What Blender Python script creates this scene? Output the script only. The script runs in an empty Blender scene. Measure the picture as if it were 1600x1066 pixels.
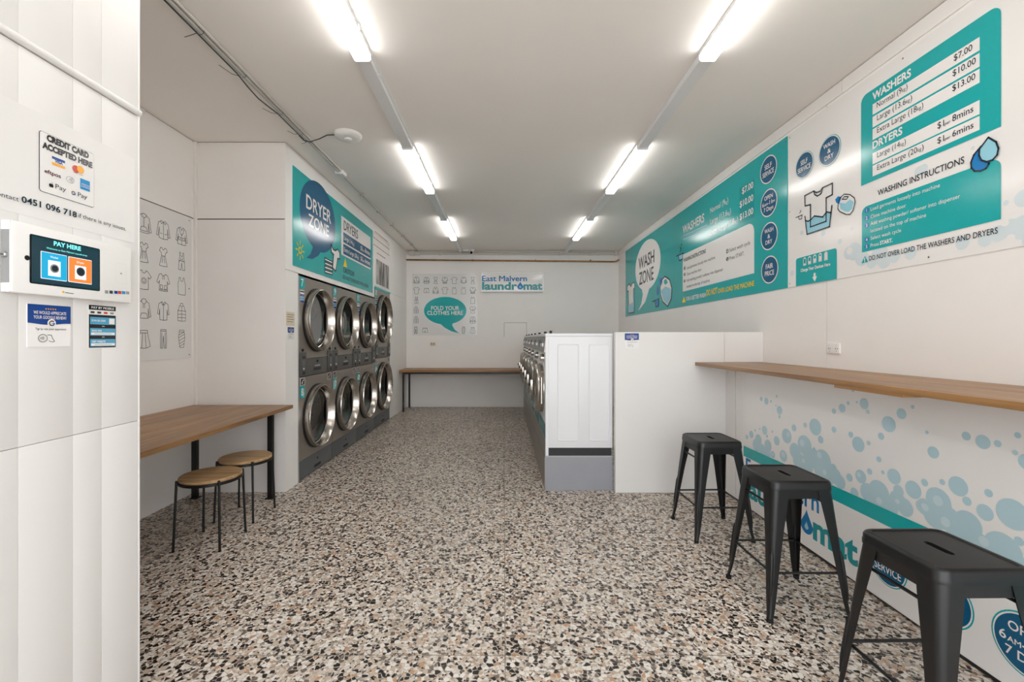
import bpy, bmesh, math, random
from mathutils import Vector
random.seed(7)
PI = math.pi
scene = bpy.context.scene
COL = scene.collection

# ------------------------------------------------------------------ camera
F, VX, VY, EYE = 680.0, 787.0, 529.0, 1.36      # focal length (px), vanishing point, eye height
cam_d = bpy.data.cameras.new('camera'); cam = bpy.data.objects.new('camera', cam_d); COL.objects.link(cam)
cam.location = (0, 0, EYE); cam.rotation_euler = (PI/2, 0, 0)
cam_d.sensor_fit = 'HORIZONTAL'; cam_d.sensor_width = 36; cam_d.lens = 36*F/1600
cam_d.shift_x = (800-VX)/1600; cam_d.shift_y = (VY-533)/1600
cam_d.clip_start = 0.02; cam_d.clip_end = 200
scene.camera = cam

# ------------------------------------------------------------------ light and exposure
SKY = 2.1
LAMP = 7.5
EXPO = 0.95
w = bpy.data.worlds.new('daylight'); scene.world = w; w.use_nodes = True
bg = w.node_tree.nodes['Background']; bg.inputs[0].default_value = (0.93, 0.965, 1.0, 1); bg.inputs[1].default_value = SKY
vs = scene.view_settings
vs.view_transform = 'Standard'; vs.look = 'None'; vs.gamma = 1; vs.use_curve_mapping = False; vs.exposure = EXPO
scene.cycles.max_bounces = 16; scene.cycles.diffuse_bounces = 12
sun_d = bpy.data.lights.new('sun', 'SUN'); sun_d.energy = 4.0; sun_d.angle = 0.01; sun_d.color = (1.0, 0.95, 0.88)
sun = bpy.data.objects.new('sun', sun_d); COL.objects.link(sun); sun.location = (0, 6, 9); sun.rotation_euler = (math.radians(-48), 0, math.radians(-20))   # from behind the shop: added so the pavement outside bounces light onto the ceiling

# ------------------------------------------------------------------ dimensions of the shop (metres)
XR, XL, XA, XC, XM = 2.28, -1.93, -2.73, -1.38, 1.95   # right wall, dryer wall, alcove wall, entrance wall, mural wall
YB, YA, YP, YC = 8.64, 3.85, 3.82, 1.652               # back wall, alcove end, partition, entrance wall end
HC = 3.10                                              # ceiling

# ------------------------------------------------------------------ materials
def lin(c):
    return tuple(((v/255)/12.92 if v/255 <= 0.04045 else ((v/255+0.055)/1.055)**2.4) for v in c)
MATS = {}
def mat(name, rgb, rough=0.5, metal=0.0, spec=0.5, noise=0.0, nscale=6.0, bump=0.0, bscale=40.0, emit=None, coat=0.0):
    if name in MATS: return MATS[name]
    m = bpy.data.materials.new(name); m.use_nodes = True; MATS[name] = m
    nt = m.node_tree; b = nt.nodes['Principled BSDF']
    c = lin(rgb)
    b.inputs['Base Color'].default_value = (*c, 1); b.inputs['Roughness'].default_value = rough
    b.inputs['Metallic'].default_value = metal; b.inputs['Specular IOR Level'].default_value = spec
    b.inputs['Coat Weight'].default_value = coat
    if emit: b.inputs['Emission Color'].default_value = (*lin(emit[0]), 1); b.inputs['Emission Strength'].default_value = emit[1]
    if noise or bump:
        tc = nt.nodes.new('ShaderNodeTexCoord')
    if noise:
        n = nt.nodes.new('ShaderNodeTexNoise'); n.inputs['Scale'].default_value = nscale; n.inputs['Detail'].default_value = 5
        nt.links.new(tc.outputs['Object'], n.inputs['Vector'])
        r = nt.nodes.new('ShaderNodeValToRGB'); r.color_ramp.elements[0].position = 0.3; r.color_ramp.elements[1].position = 0.7
        r.color_ramp.elements[0].color = (*[v*(1-noise) for v in c], 1); r.color_ramp.elements[1].color = (*[min(1, v*(1+noise)) for v in c], 1)
        nt.links.new(n.outputs['Fac'], r.inputs['Fac']); nt.links.new(r.outputs['Color'], b.inputs['Base Color'])
    if bump:
        n2 = nt.nodes.new('ShaderNodeTexNoise'); n2.inputs['Scale'].default_value = bscale; n2.inputs['Detail'].default_value = 3
        nt.links.new(tc.outputs['Object'], n2.inputs['Vector'])
        bp = nt.nodes.new('ShaderNodeBump'); bp.inputs['Strength'].default_value = bump; bp.inputs['Distance'].default_value = 0.01
        nt.links.new(n2.outputs['Fac'], bp.inputs['Height']); nt.links.new(bp.outputs['Normal'], b.inputs['Normal'])
    return m

def terrazzo():
    m = bpy.data.materials.new('terrazzo'); m.use_nodes = True; nt = m.node_tree; N = nt.nodes; L = nt.links
    b = N['Principled BSDF']; tc = N.new('ShaderNodeTexCoord')
    nz = N.new('ShaderNodeTexNoise'); nz.inputs['Scale'].default_value = 30; nz.inputs['Detail'].default_value = 2
    L.new(tc.outputs['Object'], nz.inputs['Vector'])
    mp = N.new('ShaderNodeVectorMath'); mp.operation = 'MULTIPLY_ADD'; mp.inputs[1].default_value = (0.012, 0.012, 0.0)
    L.new(nz.outputs['Color'], mp.inputs[0]); L.new(tc.outputs['Object'], mp.inputs[2])
    def layer(scale, edge, stops):
        v = N.new('ShaderNodeTexVoronoi'); v.voronoi_dimensions = '2D'; v.inputs['Scale'].default_value = scale; L.new(mp.outputs[0], v.inputs['Vector'])
        e = N.new('ShaderNodeTexVoronoi'); e.voronoi_dimensions = '2D'; e.feature = 'DISTANCE_TO_EDGE'; e.inputs['Scale'].default_value = scale; L.new(mp.outputs[0], e.inputs['Vector'])
        s = N.new('ShaderNodeSeparateColor'); L.new(v.outputs['Color'], s.inputs[0])
        r = N.new('ShaderNodeValToRGB'); r.color_ramp.interpolation = 'CONSTANT'
        els = r.color_ramp.elements
        while len(els) < len(stops): els.new(0.5)
        for k, (p, c) in enumerate(stops): els[k].position = p; els[k].color = (*lin(c), 1)
        L.new(s.outputs[0], r.inputs['Fac'])
        g = N.new('ShaderNodeMath'); g.operation = 'GREATER_THAN'; g.inputs[1].default_value = edge; L.new(e.outputs['Distance'], g.inputs[0])
        return r.outputs['Color'], g.outputs[0], s.outputs[1]
    stops_s = [(0, (46, 41, 37)), (0.12, (96, 86, 78)), (0.19, (206, 197, 186)), (0.40, (226, 220, 212)), (0.56, (180, 163, 145)), (0.70, (210, 197, 181)), (0.82, (150, 142, 134)), (0.92, (190, 156, 126))]
    stops_b = [(0, (30, 26, 24)), (0.26, (56, 48, 43)), (0.36, (230, 224, 216)), (0.58, (196, 178, 160)), (0.72, (118, 106, 98)), (0.81, (190, 150, 118)), (0.87, (218, 210, 200))]
    cs, ms, _ = layer(100, 0.05, stops_s)
    cb, mb, rb = layer(52, 0.075, stops_b)
    base = N.new('ShaderNodeMix'); base.data_type = 'RGBA'; base.inputs['A'].default_value = (*lin((198, 188, 177)), 1)
    L.new(ms, base.inputs['Factor']); L.new(cs, base.inputs['B'])
    thr = N.new('ShaderNodeMath'); thr.operation = 'GREATER_THAN'; thr.inputs[1].default_value = 0.45; L.new(rb, thr.inputs[0])
    mm = N.new('ShaderNodeMath'); mm.operation = 'MULTIPLY'; L.new(thr.outputs[0], mm.inputs[0]); L.new(mb, mm.inputs[1])
    top = N.new('ShaderNodeMix'); top.data_type = 'RGBA'; L.new(mm.outputs[0], top.inputs['Factor']); L.new(base.outputs['Result'], top.inputs['A']); L.new(cb, top.inputs['B'])
    wn = N.new('ShaderNodeTexNoise'); wn.inputs['Scale'].default_value = 1.1; wn.inputs['Detail'].default_value = 4; L.new(tc.outputs['Object'], wn.inputs['Vector'])
    wr = N.new('ShaderNodeMapRange'); wr.inputs['From Min'].default_value = 0.3; wr.inputs['From Max'].default_value = 0.7; wr.inputs['To Min'].default_value = 0.86; wr.inputs['To Max'].default_value = 1.02
    L.new(wn.outputs['Fac'], wr.inputs['Value'])
    ml = N.new('ShaderNodeMix'); ml.data_type = 'RGBA'; ml.blend_type = 'MULTIPLY'; ml.inputs['Factor'].default_value = 1
    L.new(top.outputs['Result'], ml.inputs['A']); L.new(wr.outputs[0], ml.inputs['B'])
    L.new(ml.outputs['Result'], b.inputs['Base Color'])
    b.inputs['Roughness'].default_value = 0.34; b.inputs['Specular IOR Level'].default_value = 0.4
    MATS['terrazzo'] = m; return m

def wood(name, dark, light, along='X', scale=3.0, rough=0.38):
    m = bpy.data.materials.new(name); m.use_nodes = True; nt = m.node_tree; N = nt.nodes; L = nt.links; b = N['Principled BSDF']
    tc = N.new('ShaderNodeTexCoord'); oi = N.new('ShaderNodeObjectInfo')
    mp = N.new('ShaderNodeMapping'); mp.inputs['Scale'].default_value = (0.55, 9, 9) if along == 'X' else (9, 0.55, 9)
    ad = N.new('ShaderNodeVectorMath'); ad.operation = 'ADD'
    mu = N.new('ShaderNodeVectorMath'); mu.operation = 'SCALE'; mu.inputs['Scale'].default_value = 13.0
    cb = N.new('ShaderNodeCombineXYZ')
    for i in range(3): L.new(oi.outputs['Random'], cb.inputs[i])
    L.new(cb.outputs[0], mu.inputs[0]); L.new(tc.outputs['Object'], ad.inputs[0]); L.new(mu.outputs[0], ad.inputs[1]); L.new(ad.outputs[0], mp.inputs['Vector'])
    n = N.new('ShaderNodeTexNoise'); n.inputs['Scale'].default_value = scale; n.inputs['Detail'].default_value = 8; n.inputs['Roughness'].default_value = 0.62; n.inputs['Distortion'].default_value = 0.5
    L.new(mp.outputs[0], n.inputs['Vector'])
    r = N.new('ShaderNodeValToRGB'); r.color_ramp.elements[0].position = 0.28; r.color_ramp.elements[1].position = 0.72
    r.color_ramp.elements[0].color = (*lin(dark), 1); r.color_ramp.elements[1].color = (*lin(light), 1)
    L.new(n.outputs['Fac'], r.inputs['Fac'])
    hs = N.new('ShaderNodeHueSaturation'); mr = N.new('ShaderNodeMapRange'); mr.inputs['To Min'].default_value = 0.82; mr.inputs['To Max'].default_value = 1.12
    L.new(oi.outputs['Random'], mr.inputs['Value']); L.new(mr.outputs[0], hs.inputs['Value']); L.new(r.outputs['Color'], hs.inputs['Color'])
    L.new(hs.outputs['Color'], b.inputs['Base Color']); b.inputs['Roughness'].default_value = rough
    bp = N.new('ShaderNodeBump'); bp.inputs['Strength'].default_value = 0.15; bp.inputs['Distance'].default_value = 0.004
    L.new(n.outputs['Fac'], bp.inputs['Height']); L.new(bp.outputs['Normal'], b.inputs['Normal'])
    MATS[name] = m; return m

def door_glass():
    m = bpy.data.materials.new('door_glass'); m.use_nodes = True; nt = m.node_tree; N = nt.nodes; L = nt.links
    N.remove(N['Principled BSDF']); out = N['Material Output']
    t = N.new('ShaderNodeBsdfTransparent'); t.inputs[0].default_value = (0.14, 0.145, 0.15, 1)
    g = N.new('ShaderNodeBsdfGlossy'); g.inputs['Roughness'].default_value = 0.04
    f = N.new('ShaderNodeFresnel'); f.inputs[0].default_value = 1.5
    mx = N.new('ShaderNodeMixShader'); hf = N.new('ShaderNodeMath'); hf.operation = 'MULTIPLY'; hf.inputs[1].default_value = 0.4; L.new(f.outputs[0], hf.inputs[0]); L.new(hf.outputs[0], mx.inputs[0]); L.new(t.outputs[0], mx.inputs[1]); L.new(g.outputs[0], mx.inputs[2]); L.new(mx.outputs[0], out.inputs[0])
    MATS['door_glass'] = m; return m

terrazzo(); door_glass()
wood('oak_table', (112, 78, 46), (182, 138, 92), 'Y'); wood('oak_bar', (116, 80, 46), (186, 140, 90), 'Y'); wood('oak_bench', (116, 80, 46), (180, 132, 84), 'X')
wood('oak_seat', (140, 108, 72), (200, 166, 122), 'X', 3.4)
mat('wall_paint', (240, 237, 234), 0.55, noise=0.012, nscale=3, bump=0.05, bscale=14)
mat('board_paint', (229, 227, 225), 0.42, noise=0.01, nscale=2, bump=0.04, bscale=10)
mat('ceiling_paint', (244, 240, 236), 0.7, noise=0.015, nscale=1.2)
mat('shadow_gap', (70, 62, 56), 0.9)
mat('concrete', (200, 195, 188), 0.8, noise=0.08, nscale=5)
mat('divider_brass', (128, 116, 102), 0.5, noise=0.1)
mat('black_metal', (19, 19, 20), 0.38, bump=0.02, bscale=220, spec=0.5)
mat('black_plastic', (22, 22, 24), 0.5)
mat('rubber', (20, 20, 20), 0.8)
mat('white_enamel', (228, 229, 232), 0.28, spec=0.5)
mat('white_plastic', (238, 237, 235), 0.35)
mat('cream_plastic', (222, 208, 184), 0.45)
mat('grey_plinth', (150, 152, 158), 0.45, noise=0.02)
mat('plinth_trim', (178, 180, 184), 0.4)
mat('dark_gap', (42, 42, 44), 0.6)
mat('dryer_steel', (156, 148, 139), 0.36, metal=0.55, noise=0.04, nscale=2)
mat('dryer_control', (96, 94, 91), 0.42, metal=0.35)
mat('dryer_kick', (104, 108, 112), 0.4, metal=0.3)
mat('washer_steel', (150, 144, 138), 0.38, metal=0.6)
mat('chrome', (186, 180, 173), 0.22, metal=1.0)
mat('gasket', (20, 20, 21), 0.6)
mat('drum_steel', (120, 119, 117), 0.45, metal=0.6)
mat('drum_back', (92, 92, 92), 0.5, metal=0.5)
mat('diffuser', (255, 255, 255), 0.5, emit=((255, 252, 248), LAMP))
mat('lamp_housing', (226, 226, 226), 0.4)
mat('trunking', (232, 233, 235), 0.3)
mat('galvanised', (190, 186, 180), 0.4, metal=0.25, noise=0.06)
mat('conduit_white', (206, 202, 196), 0.45)
mat('copper', (150, 112, 72), 0.38, metal=0.85, noise=0.25, nscale=9)
mat('cable_dark', (62, 66, 72), 0.5)
mat('lens_dark', (12, 12, 14), 0.1)
mat('lock_steel', (180, 180, 182), 0.25, metal=1.0)
mat('aluminium', (190, 190, 192), 0.35, metal=0.8)
mat('skin_crack', (96, 84, 74), 0.9)
PR = 0.16
for nm, c in dict(teal=(14, 170, 172), teal_deep=(4, 150, 154), navy=(0, 90, 130), ink=(28, 42, 54), ink_soft=(66, 66, 68), line=(96, 96, 98), print_white=(238, 236, 234), sheet=(230, 229, 228), pale=(182, 211, 220), pale_in=(202, 222, 229), paler=(214, 226, 230),
                  sky=(150, 208, 226), blue=(0, 124, 196), yellow=(246, 212, 40), amber=(250, 170, 40), red=(206, 66, 46), redtext=(190, 112, 100), maroon=(96, 44, 44), google_green=(52, 160, 84), google_blue=(66, 126, 232), black_print=(26, 24, 24), review_blue=(16, 66, 142),
                  mobile_blue=(84, 160, 196), amex=(36, 140, 200), grey_print=(150, 150, 150), film=(232, 230, 228), logo_blue=(0, 116, 178), logo_teal=(24, 150, 158)).items():
    mat(nm, c, PR if nm not in ('film',) else 0.3)
def emitmat(nm, c, s):
    mat(nm, tuple(v*0.3 for v in c), 0.1, emit=(c, s))
emitmat('screen_dark', (18, 48, 58), 0.7); emitmat('screen_blue', (20, 150, 190), 0.75); emitmat('screen_orange', (222, 120, 50), 0.75); emitmat('screen_white', (225, 225, 235), 0.8); emitmat('screen_cyan', (120, 235, 225), 0.9); emitmat('lcd_green', (96, 128, 60), 0.35)

def photo_print():
    m = mat('photo_print', (120, 112, 108), 0.3); nt = m.node_tree; N = nt.nodes; L = nt.links
    tc = N.new('ShaderNodeTexCoord'); mp = N.new('ShaderNodeMapping'); mp.inputs['Scale'].default_value = (9, 9, 1.6); L.new(tc.outputs['Object'], mp.inputs[0])
    n = N.new('ShaderNodeTexNoise'); n.inputs['Scale'].default_value = 1.5; n.inputs['Detail'].default_value = 4; L.new(mp.outputs[0], n.inputs[0])
    r = N.new('ShaderNodeValToRGB'); r.color_ramp.elements[0].position = 0.38; r.color_ramp.elements[1].position = 0.6
    r.color_ramp.elements[0].color = (0.03, 0.028, 0.026, 1); r.color_ramp.elements[1].color = (0.5, 0.47, 0.45, 1)
    L.new(n.outputs['Fac'], r.inputs[0]); L.new(r.outputs[0], N['Principled BSDF'].inputs['Base Color'])
photo_print()

# ------------------------------------------------------------------ mesh helpers
class MB:
    def __init__(s): s.v = []; s.f = []
    def add(s, vs_, fs_):
        o = len(s.v); s.v += [tuple(p) for p in vs_]; s.f += [tuple(i+o for i in f) for f in fs_]; return s
    def box(s, x0, y0, z0, x1, y1, z1):
        return s.add([(x0,y0,z0),(x1,y0,z0),(x1,y1,z0),(x0,y1,z0),(x0,y0,z1),(x1,y0,z1),(x1,y1,z1),(x0,y1,z1)],
                     [(0,3,2,1),(4,5,6,7),(0,1,5,4),(1,2,6,5),(2,3,7,6),(3,0,4,7)])
    def loft(s, rings, cap0=True, cap1=True, closed=True):
        n = len(rings[0]); vs_ = [p for r in rings for p in r]; fs_ = []
        for k in range(len(rings)-1):
            for i in range(n if closed else n-1):
                j = (i+1) % n; fs_.append((k*n+i, k*n+j, (k+1)*n+j, (k+1)*n+i))
        if cap0: fs_.append(tuple(range(n-1, -1, -1)))
        if cap1: fs_.append(tuple((len(rings)-1)*n+i for i in range(n)))
        return s.add(vs_, fs_)
    def tube(s, pts, r, n=10, cap=True):
        pts = [Vector(p) for p in pts]; rings = []
        up = Vector((0,0,1))
        for i, p in enumerate(pts):
            d = (pts[min(i+1, len(pts)-1)] - pts[max(i-1, 0)]).normalized()
            ref = up if abs(d.dot(up)) < 0.95 else Vector((1,0,0))
            a = d.cross(ref).normalized(); b = d.cross(a).normalized()
            rr = r[i] if isinstance(r, (list, tuple)) else r
            rings.append([p + a*rr*math.cos(2*PI*k/n) + b*rr*math.sin(2*PI*k/n) for k in range(n)])
        return s.loft(rings, cap, cap)
    def lathe(s, prof, c=(0,0,0), axis='Y', n=48, cap0=False, cap1=False):      # prof = (radius, height along axis)
        rings = []
        for r, h in prof:
            ring = []
            for k in range(n):
                a = 2*PI*k/n; ca, sa = r*math.cos(a), r*math.sin(a)
                p = (ca, h, sa) if axis == 'Y' else ((ca, sa, h) if axis == 'Z' else (h, ca, sa))
                ring.append((c[0]+p[0], c[1]+p[1], c[2]+p[2]))
            rings.append(ring)
        return s.loft(rings, cap0, cap1)
    def build(s, name, material, parent=None, smooth=None, bevel=0.0, loc=None):
        me = bpy.data.meshes.new(name); me.from_pydata(s.v, [], s.f); 
        bm = bmesh.new(); bm.from_mesh(me)
        bmesh.ops.recalc_face_normals(bm, faces=bm.faces)
        if bevel:
            es = [e for e in bm.edges if len(e.link_faces) == 2 and e.calc_face_angle(0) > 0.6]
            bmesh.ops.bevel(bm, geom=es, offset=bevel, segments=2, affect='EDGES', profile=0.6)
        bm.to_mesh(me); bm.free()
        if smooth is not None or bevel:
            me.shade_smooth(); me.set_sharp_from_angle(angle=math.radians(smooth if smooth else 40))
        me.materials.append(MATS[material] if isinstance(material, str) else material)
        o = bpy.data.objects.new(name, me); COL.objects.link(o)
        if parent is not None: o.parent = parent
        if loc: o.location = loc
        return o
def box(name, m, a, b, parent=None, bevel=0.0):
    return MB().box(*[min(a[i], b[i]) for i in range(3)], *[max(a[i], b[i]) for i in range(3)]).build(name, m, parent, bevel=bevel)
def empty(name, loc, rz=0.0):
    o = bpy.data.objects.new(name, None); COL.objects.link(o); o.location = loc; o.rotation_euler = (0,0,rz); o.empty_display_size = 0.1
    return o
def tag(o, label=None, cat=None, group=None, kind=None):
    if label: o['label'] = label
    if cat: o['category'] = cat
    if group: o['group'] = group
    if kind: o['kind'] = kind
    return o
def struct(o, label=None, cat=None): return tag(o, label, cat, kind='structure')
def copy_tree(o, parent=None):
    c = o.copy(); COL.objects.link(c); c.parent = parent
    for ch in o.children: copy_tree(ch, c)
    return c

# ------------------------------------------------------------------ flat print helpers (signs, posters, stickers)
def zoomed(z, x, y): return (z[0] + x/z[2], z[1] + y/z[2])
_txt = {}
def text_mesh(string, bold):
    key = (string, bold)
    if key in _txt: return _txt[key]
    if bold and 'M' in string:            # the outline offset breaks this font's M: draw that letter by hand
        adv = lambda s_: max(v[0] for v in text_mesh(s_+'H', 0)[0]) - max(v[0] for v in text_mesh('H', 0)[0]) if s_ else 0.0
        vs_, fs_, pre, b = [], [], '', bold
        for n_, chunk in enumerate(string.split('M')):
            if n_:
                x = adv(pre); o = len(vs_); pre += 'M'
                pts = [(.709+b, .682+b), (.618-.3*b, .682+b), (.391, .402+b), (.165+.3*b, .682+b), (.073-b, .682+b), (.073-b, -b), (.171+b, -b), (.171+b, .531-1.5*b), (.383, .267-1.2*b), (.399, .267-1.2*b), (.611-b, .531-1.5*b), (.611-b, -b), (.709+b, -b)]
                vs_ += [(px+x, py, 0.0) for px, py in pts]; fs_.append(tuple(o+i for i in range(13)))
            if chunk.strip():
                x = adv(pre); o = len(vs_); tv, tf = text_mesh(chunk, bold)
                vs_ += [(p[0]+x, p[1], 0.0) for p in tv]; fs_ += [tuple(i+o for i in f) for f in tf]
            pre += chunk
        _txt[key] = (vs_, fs_); return _txt[key]
    cu = bpy.data.curves.new('lettering', 'FONT'); cu.body = string; cu.size = 1.0; cu.resolution_u = 3; cu.fill_mode = 'FRONT'
    if bold: cu.offset = bold
    ob = bpy.data.objects.new('lettering', cu)
    me = bpy.data.meshes.new_from_object(ob)
    vs_ = [tuple(v.co) for v in me.vertices]; fs_ = [tuple(p.vertices) for p in me.polygons]
    bpy.data.objects.remove(ob); bpy.data.curves.remove(cu); bpy.data.meshes.remove(me)
    _txt[key] = (vs_, fs_); return _txt[key]
CAP = None
def cap_height():
    global CAP
    if CAP is None: CAP = max(v[1] for v in text_mesh('H', 0)[0])
    return CAP
class Sign:
    """A flat board. wall: 'back' faces -Y, 'right' faces -X, 'left' faces +X; px corners give its real place on that wall plane."""
    def __init__(s, name, wall, plane, rect, material, thick=0.004, bevel=0.0):
        # rect = (along0, z0, along1, z1) in world units, along0 is the left end as one faces the sign
        s.wall, s.plane, s.t = wall, plane, thick
        s.a0, s.z0, s.a1, s.z1 = rect
        s.w, s.h = abs(s.a1-s.a0), s.z1-s.z0
        rz = {'back': 0, 'right': -PI/2, 'left': PI/2}[wall]
        loc = {'back': (s.a0, plane, s.z0), 'right': (plane, s.a0, s.z0), 'left': (plane, s.a0, s.z0)}[wall]
        s.root = MB().box(0, -thick, 0, s.w, 0, s.h).build(name, material, bevel=bevel); s.root.location = loc; s.root.rotation_euler = (0,0,rz)
        s.z = (0, 0, 1); s.L = 1
    def P(s, x, y):
        px, py = zoomed(s.z, x, y)
        if s.wall == 'back':
            d = s.plane - s.t; a = (px-VX)*d/F - s.a0
        else:
            pl = s.plane + (s.t if s.wall == 'left' else -s.t)
            d = pl*F/(px-VX); a = (s.a0 - d) if s.wall == 'right' else (d - s.a0)
        return (a, EYE + (VY-py)*d/F - s.z0)
    def depth(s, x):
        px = zoomed(s.z, x, 0)[0]
        return s.plane-s.t if s.wall == 'back' else abs((s.plane + (s.t if s.wall == 'left' else -s.t))*F/(px-VX))
    def flat(s, mb, material, layer, name, parent=None):
        s.n = getattr(s, 'n', 0) + 1; y = -(s.t + 0.0009*layer + 0.000006*s.n)
        mb.v = [(u, y, v) for (u, v) in mb.v]
        return mb.build(name, material, parent or s.root)
    def poly(s, pts, material, layer=1, name='print'):
        mb = MB(); mb.v = list(pts); mb.f = [tuple(range(len(pts)))]
        return s.flat(mb, material, layer, name)
    def ppoly(s, pts, material, layer=1, name='print'): return s.poly([s.P(*p) for p in pts], material, layer, name)
    def rect(s, u0, v0, u1, v1, material, layer=1, name='print', r=0.0, corners='abcd'):
        u0, u1 = min(u0,u1), max(u0,u1); v0, v1 = min(v0,v1), max(v0,v1)
        pts = []
        for key, cx, cy, a0 in (('a', u0+r, v0+r, PI), ('b', u1-r, v0+r, 1.5*PI), ('c', u1-r, v1-r, 0), ('d', u0+r, v1-r, .5*PI)):
            if r and key in corners: pts += [(cx+r*math.cos(a0+k*PI/12), cy+r*math.sin(a0+k*PI/12)) for k in range(7)]
            else: pts.append((u0 if key in 'ad' else u1, v0 if key in 'ab' else v1))
        return s.poly(pts, material, layer, name)
    def prect(s, x0, yt0, yb0, x1, yt1, yb1, material, layer=1, name='print', r=0.0, corners='abcd'):   # left edge x0 from yt0 to yb0, right edge x1
        a, b, c, d = s.P(x0, yb0), s.P(x1, yb1), s.P(x1, yt1), s.P(x0, yt0)
        return s.rect(a[0], (a[1]+b[1])/2, b[0], (c[1]+d[1])/2, material, layer, name, r, corners)
    def disc(s, u, v, ru, rv, material, layer=1, name='print', n=32):
        return s.poly([(u+ru*math.cos(2*PI*k/n), v+rv*math.sin(2*PI*k/n)) for k in range(n)], material, layer, name)
    def pdisc(s, x, y, ry, material, layer=1, name='print', n=28):
        u, v = s.P(x, y); r = ry/s.z[2]*s.depth(x)/F
        return s.disc(u, v, r, r, material, layer, name, n)
    def stroke(s, polylines, width, material, layer=1, name='drawing'):
        mb = MB()
        for pts in polylines:
            for i in range(len(pts)-1):
                a, b = Vector(pts[i]), Vector(pts[i+1]); d = b-a
                if d.length < 1e-6: continue
                d.normalize(); n = Vector((-d.y, d.x))*width/2; e = d*width*0.35
                q = [a-n-e, b-n+e, b+n+e, a+n-e]; o = len(mb.v); mb.v += [tuple(p) for p in q]; mb.f.append((o,o+1,o+2,o+3))
        return s.flat(mb, material, layer, name)
    def pstroke(s, polylines, width, material, layer=1, name='drawing'):
        return s.stroke([[s.P(*p) for p in pl] for pl in polylines], width, material, layer, name)
    def text_uv(s, segs, u0, v0, width, cap, material, layer=2, name='lettering', bold=0.0, align='l'):
        if isinstance(segs, str): segs = [(segs, 1.0)]
        vs_, fs_, x = [], [], 0.0
        for st, sc in segs:
            tv, tf = text_mesh(st, bold); x0 = min(p[0] for p in tv); o = len(vs_); x += 0.16*(st[0] == ' ')
            vs_ += [((p[0]-x0)*sc + x, p[1]*sc) for p in tv]; fs_ += [tuple(i+o for i in f) for f in tf]
            x = max(p[0] for p in vs_) + 0.07
        wd = max(p[0] for p in vs_); k = cap/cap_height(); kx = width/wd if width else k
        off = {'l': 0, 'c': -wd*kx/2, 'r': -wd*kx}[align]
        mb = MB(); mb.v = [(u0 + off + p[0]*kx, v0 + p[1]*k) for p in vs_]; mb.f = fs_
        return s.flat(mb, material, layer, name)
    def text(s, segs, p0, p1, cap, material, layer=2, name='lettering', bold=0.0):
        a, b = s.P(*p0), s.P(*p1)
        return s.text_uv(segs, a[0], (a[1]+b[1])/2, b[0]-a[0], cap/s.z[2]*s.depth(p0[0])/F, material, layer, name, bold)
    def badge(s, u, v, r, lines, outline='print_white', layer=2, rims=((1.0, None), (0.92, 'navy'))):
        for k, (f, m_) in enumerate(rims): s.disc(u, v, r*f, r*f, m_ or outline, layer+k, 'badge', 40)
        n = len(lines); lh = r*0.5 if n == 2 else r*0.42
        for k, (t, wfac) in enumerate(lines):
            vv = v + (n/2-k-1)*lh + lh*0.17
            s.text_uv(t, u, vv, r*wfac, lh*0.68, 'print_white', layer+len(rims), 'lettering', 0.012, 'c')

# ================================================================== THE SETTING
G = 0.008      # thickness of the wall lining sheets
floor = struct(box('floor', 'terrazzo', (-3.1, -1.2, -0.1), (2.45, 8.8, 0)))
for (a, b) in (((0.004, -1.2), (0.008, 8.63)), ((-1.372, 1.866), (1.9, 1.869)), ((-2.72, 3.628), (1.9, 3.631)), ((-1.8, 5.39), (0.37, 5.393)), ((-1.8, 7.15), (0.37, 7.153))):
    box('divider_strip', 'divider_brass', (a[0], a[1], -0.002), (b[0], b[1], 0.0004), floor)
struct(box('pavement', 'concrete', (-9, -9, -0.14), (9, -1.2, -0.03)))
struct(box('ceiling', 'ceiling_paint', (-3.1, -1.2, HC), (2.45, 8.8, HC+0.12)))

wb = struct(box('wall_back', 'wall_paint', (-3.1, YB, 0), (2.45, YB+0.16, HC)))
struct(box('baseboard_back', 'wall_paint', (XL, YB-0.014, 0), (0.99, YB, 0.075), bevel=0.003))
# little painted-over hatch in the back wall
hx0, hx1, hz0, hz1 = 0.013, 0.453, 1.394, 1.669
box('hatch_cover', 'wall_paint', (hx0, YB-0.004, hz0), (hx1, YB, hz1), wb)
hg = MB()
hg.box(hx0-0.005, YB-0.0012, hz0, hx0, YB, hz1).box(hx1, YB-0.0012, hz0, hx1+0.005, YB, hz1).box(hx0-0.005, YB-0.0012, hz1, hx1+0.005, YB, hz1+0.005)
hg.build('hatch_gap', 'skin_crack', wb)

wr = struct(box('wall_right', 'shadow_gap', (XR+G, -1.2, 0), (XR+0.2, 8.8, HC)))
for (y0, y1) in ((-1.2, 0.62), (0.624, 3.068), (3.074, 5.5), (5.504, YB)):
    box('panel', 'wall_paint', (XR, y0, 0), (XR+G, y1, HC-0.006), wr)
for k, (y0, y1) in enumerate(((-1.2, 1.49), (1.493, 2.92), (2.923, 5.4), (5.403, YB))):
    box('cornice_board', 'wall_paint', (XR-0.01, y0, 3.006), (XR, y1, HC-0.006), wr)

wm = struct(box('wall_right_lower', 'shadow_gap', (XM+G, -1.2, 0.0), (XR, YP, 1.123)))
for (y0, y1) in ((-1.2, 1.1), (1.103, 3.525), (3.53, 3.655), (3.662, YP)):
    box('panel', 'board_paint', (XM, y0, 0.012), (XM+G, y1, 1.123), wm)

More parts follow.
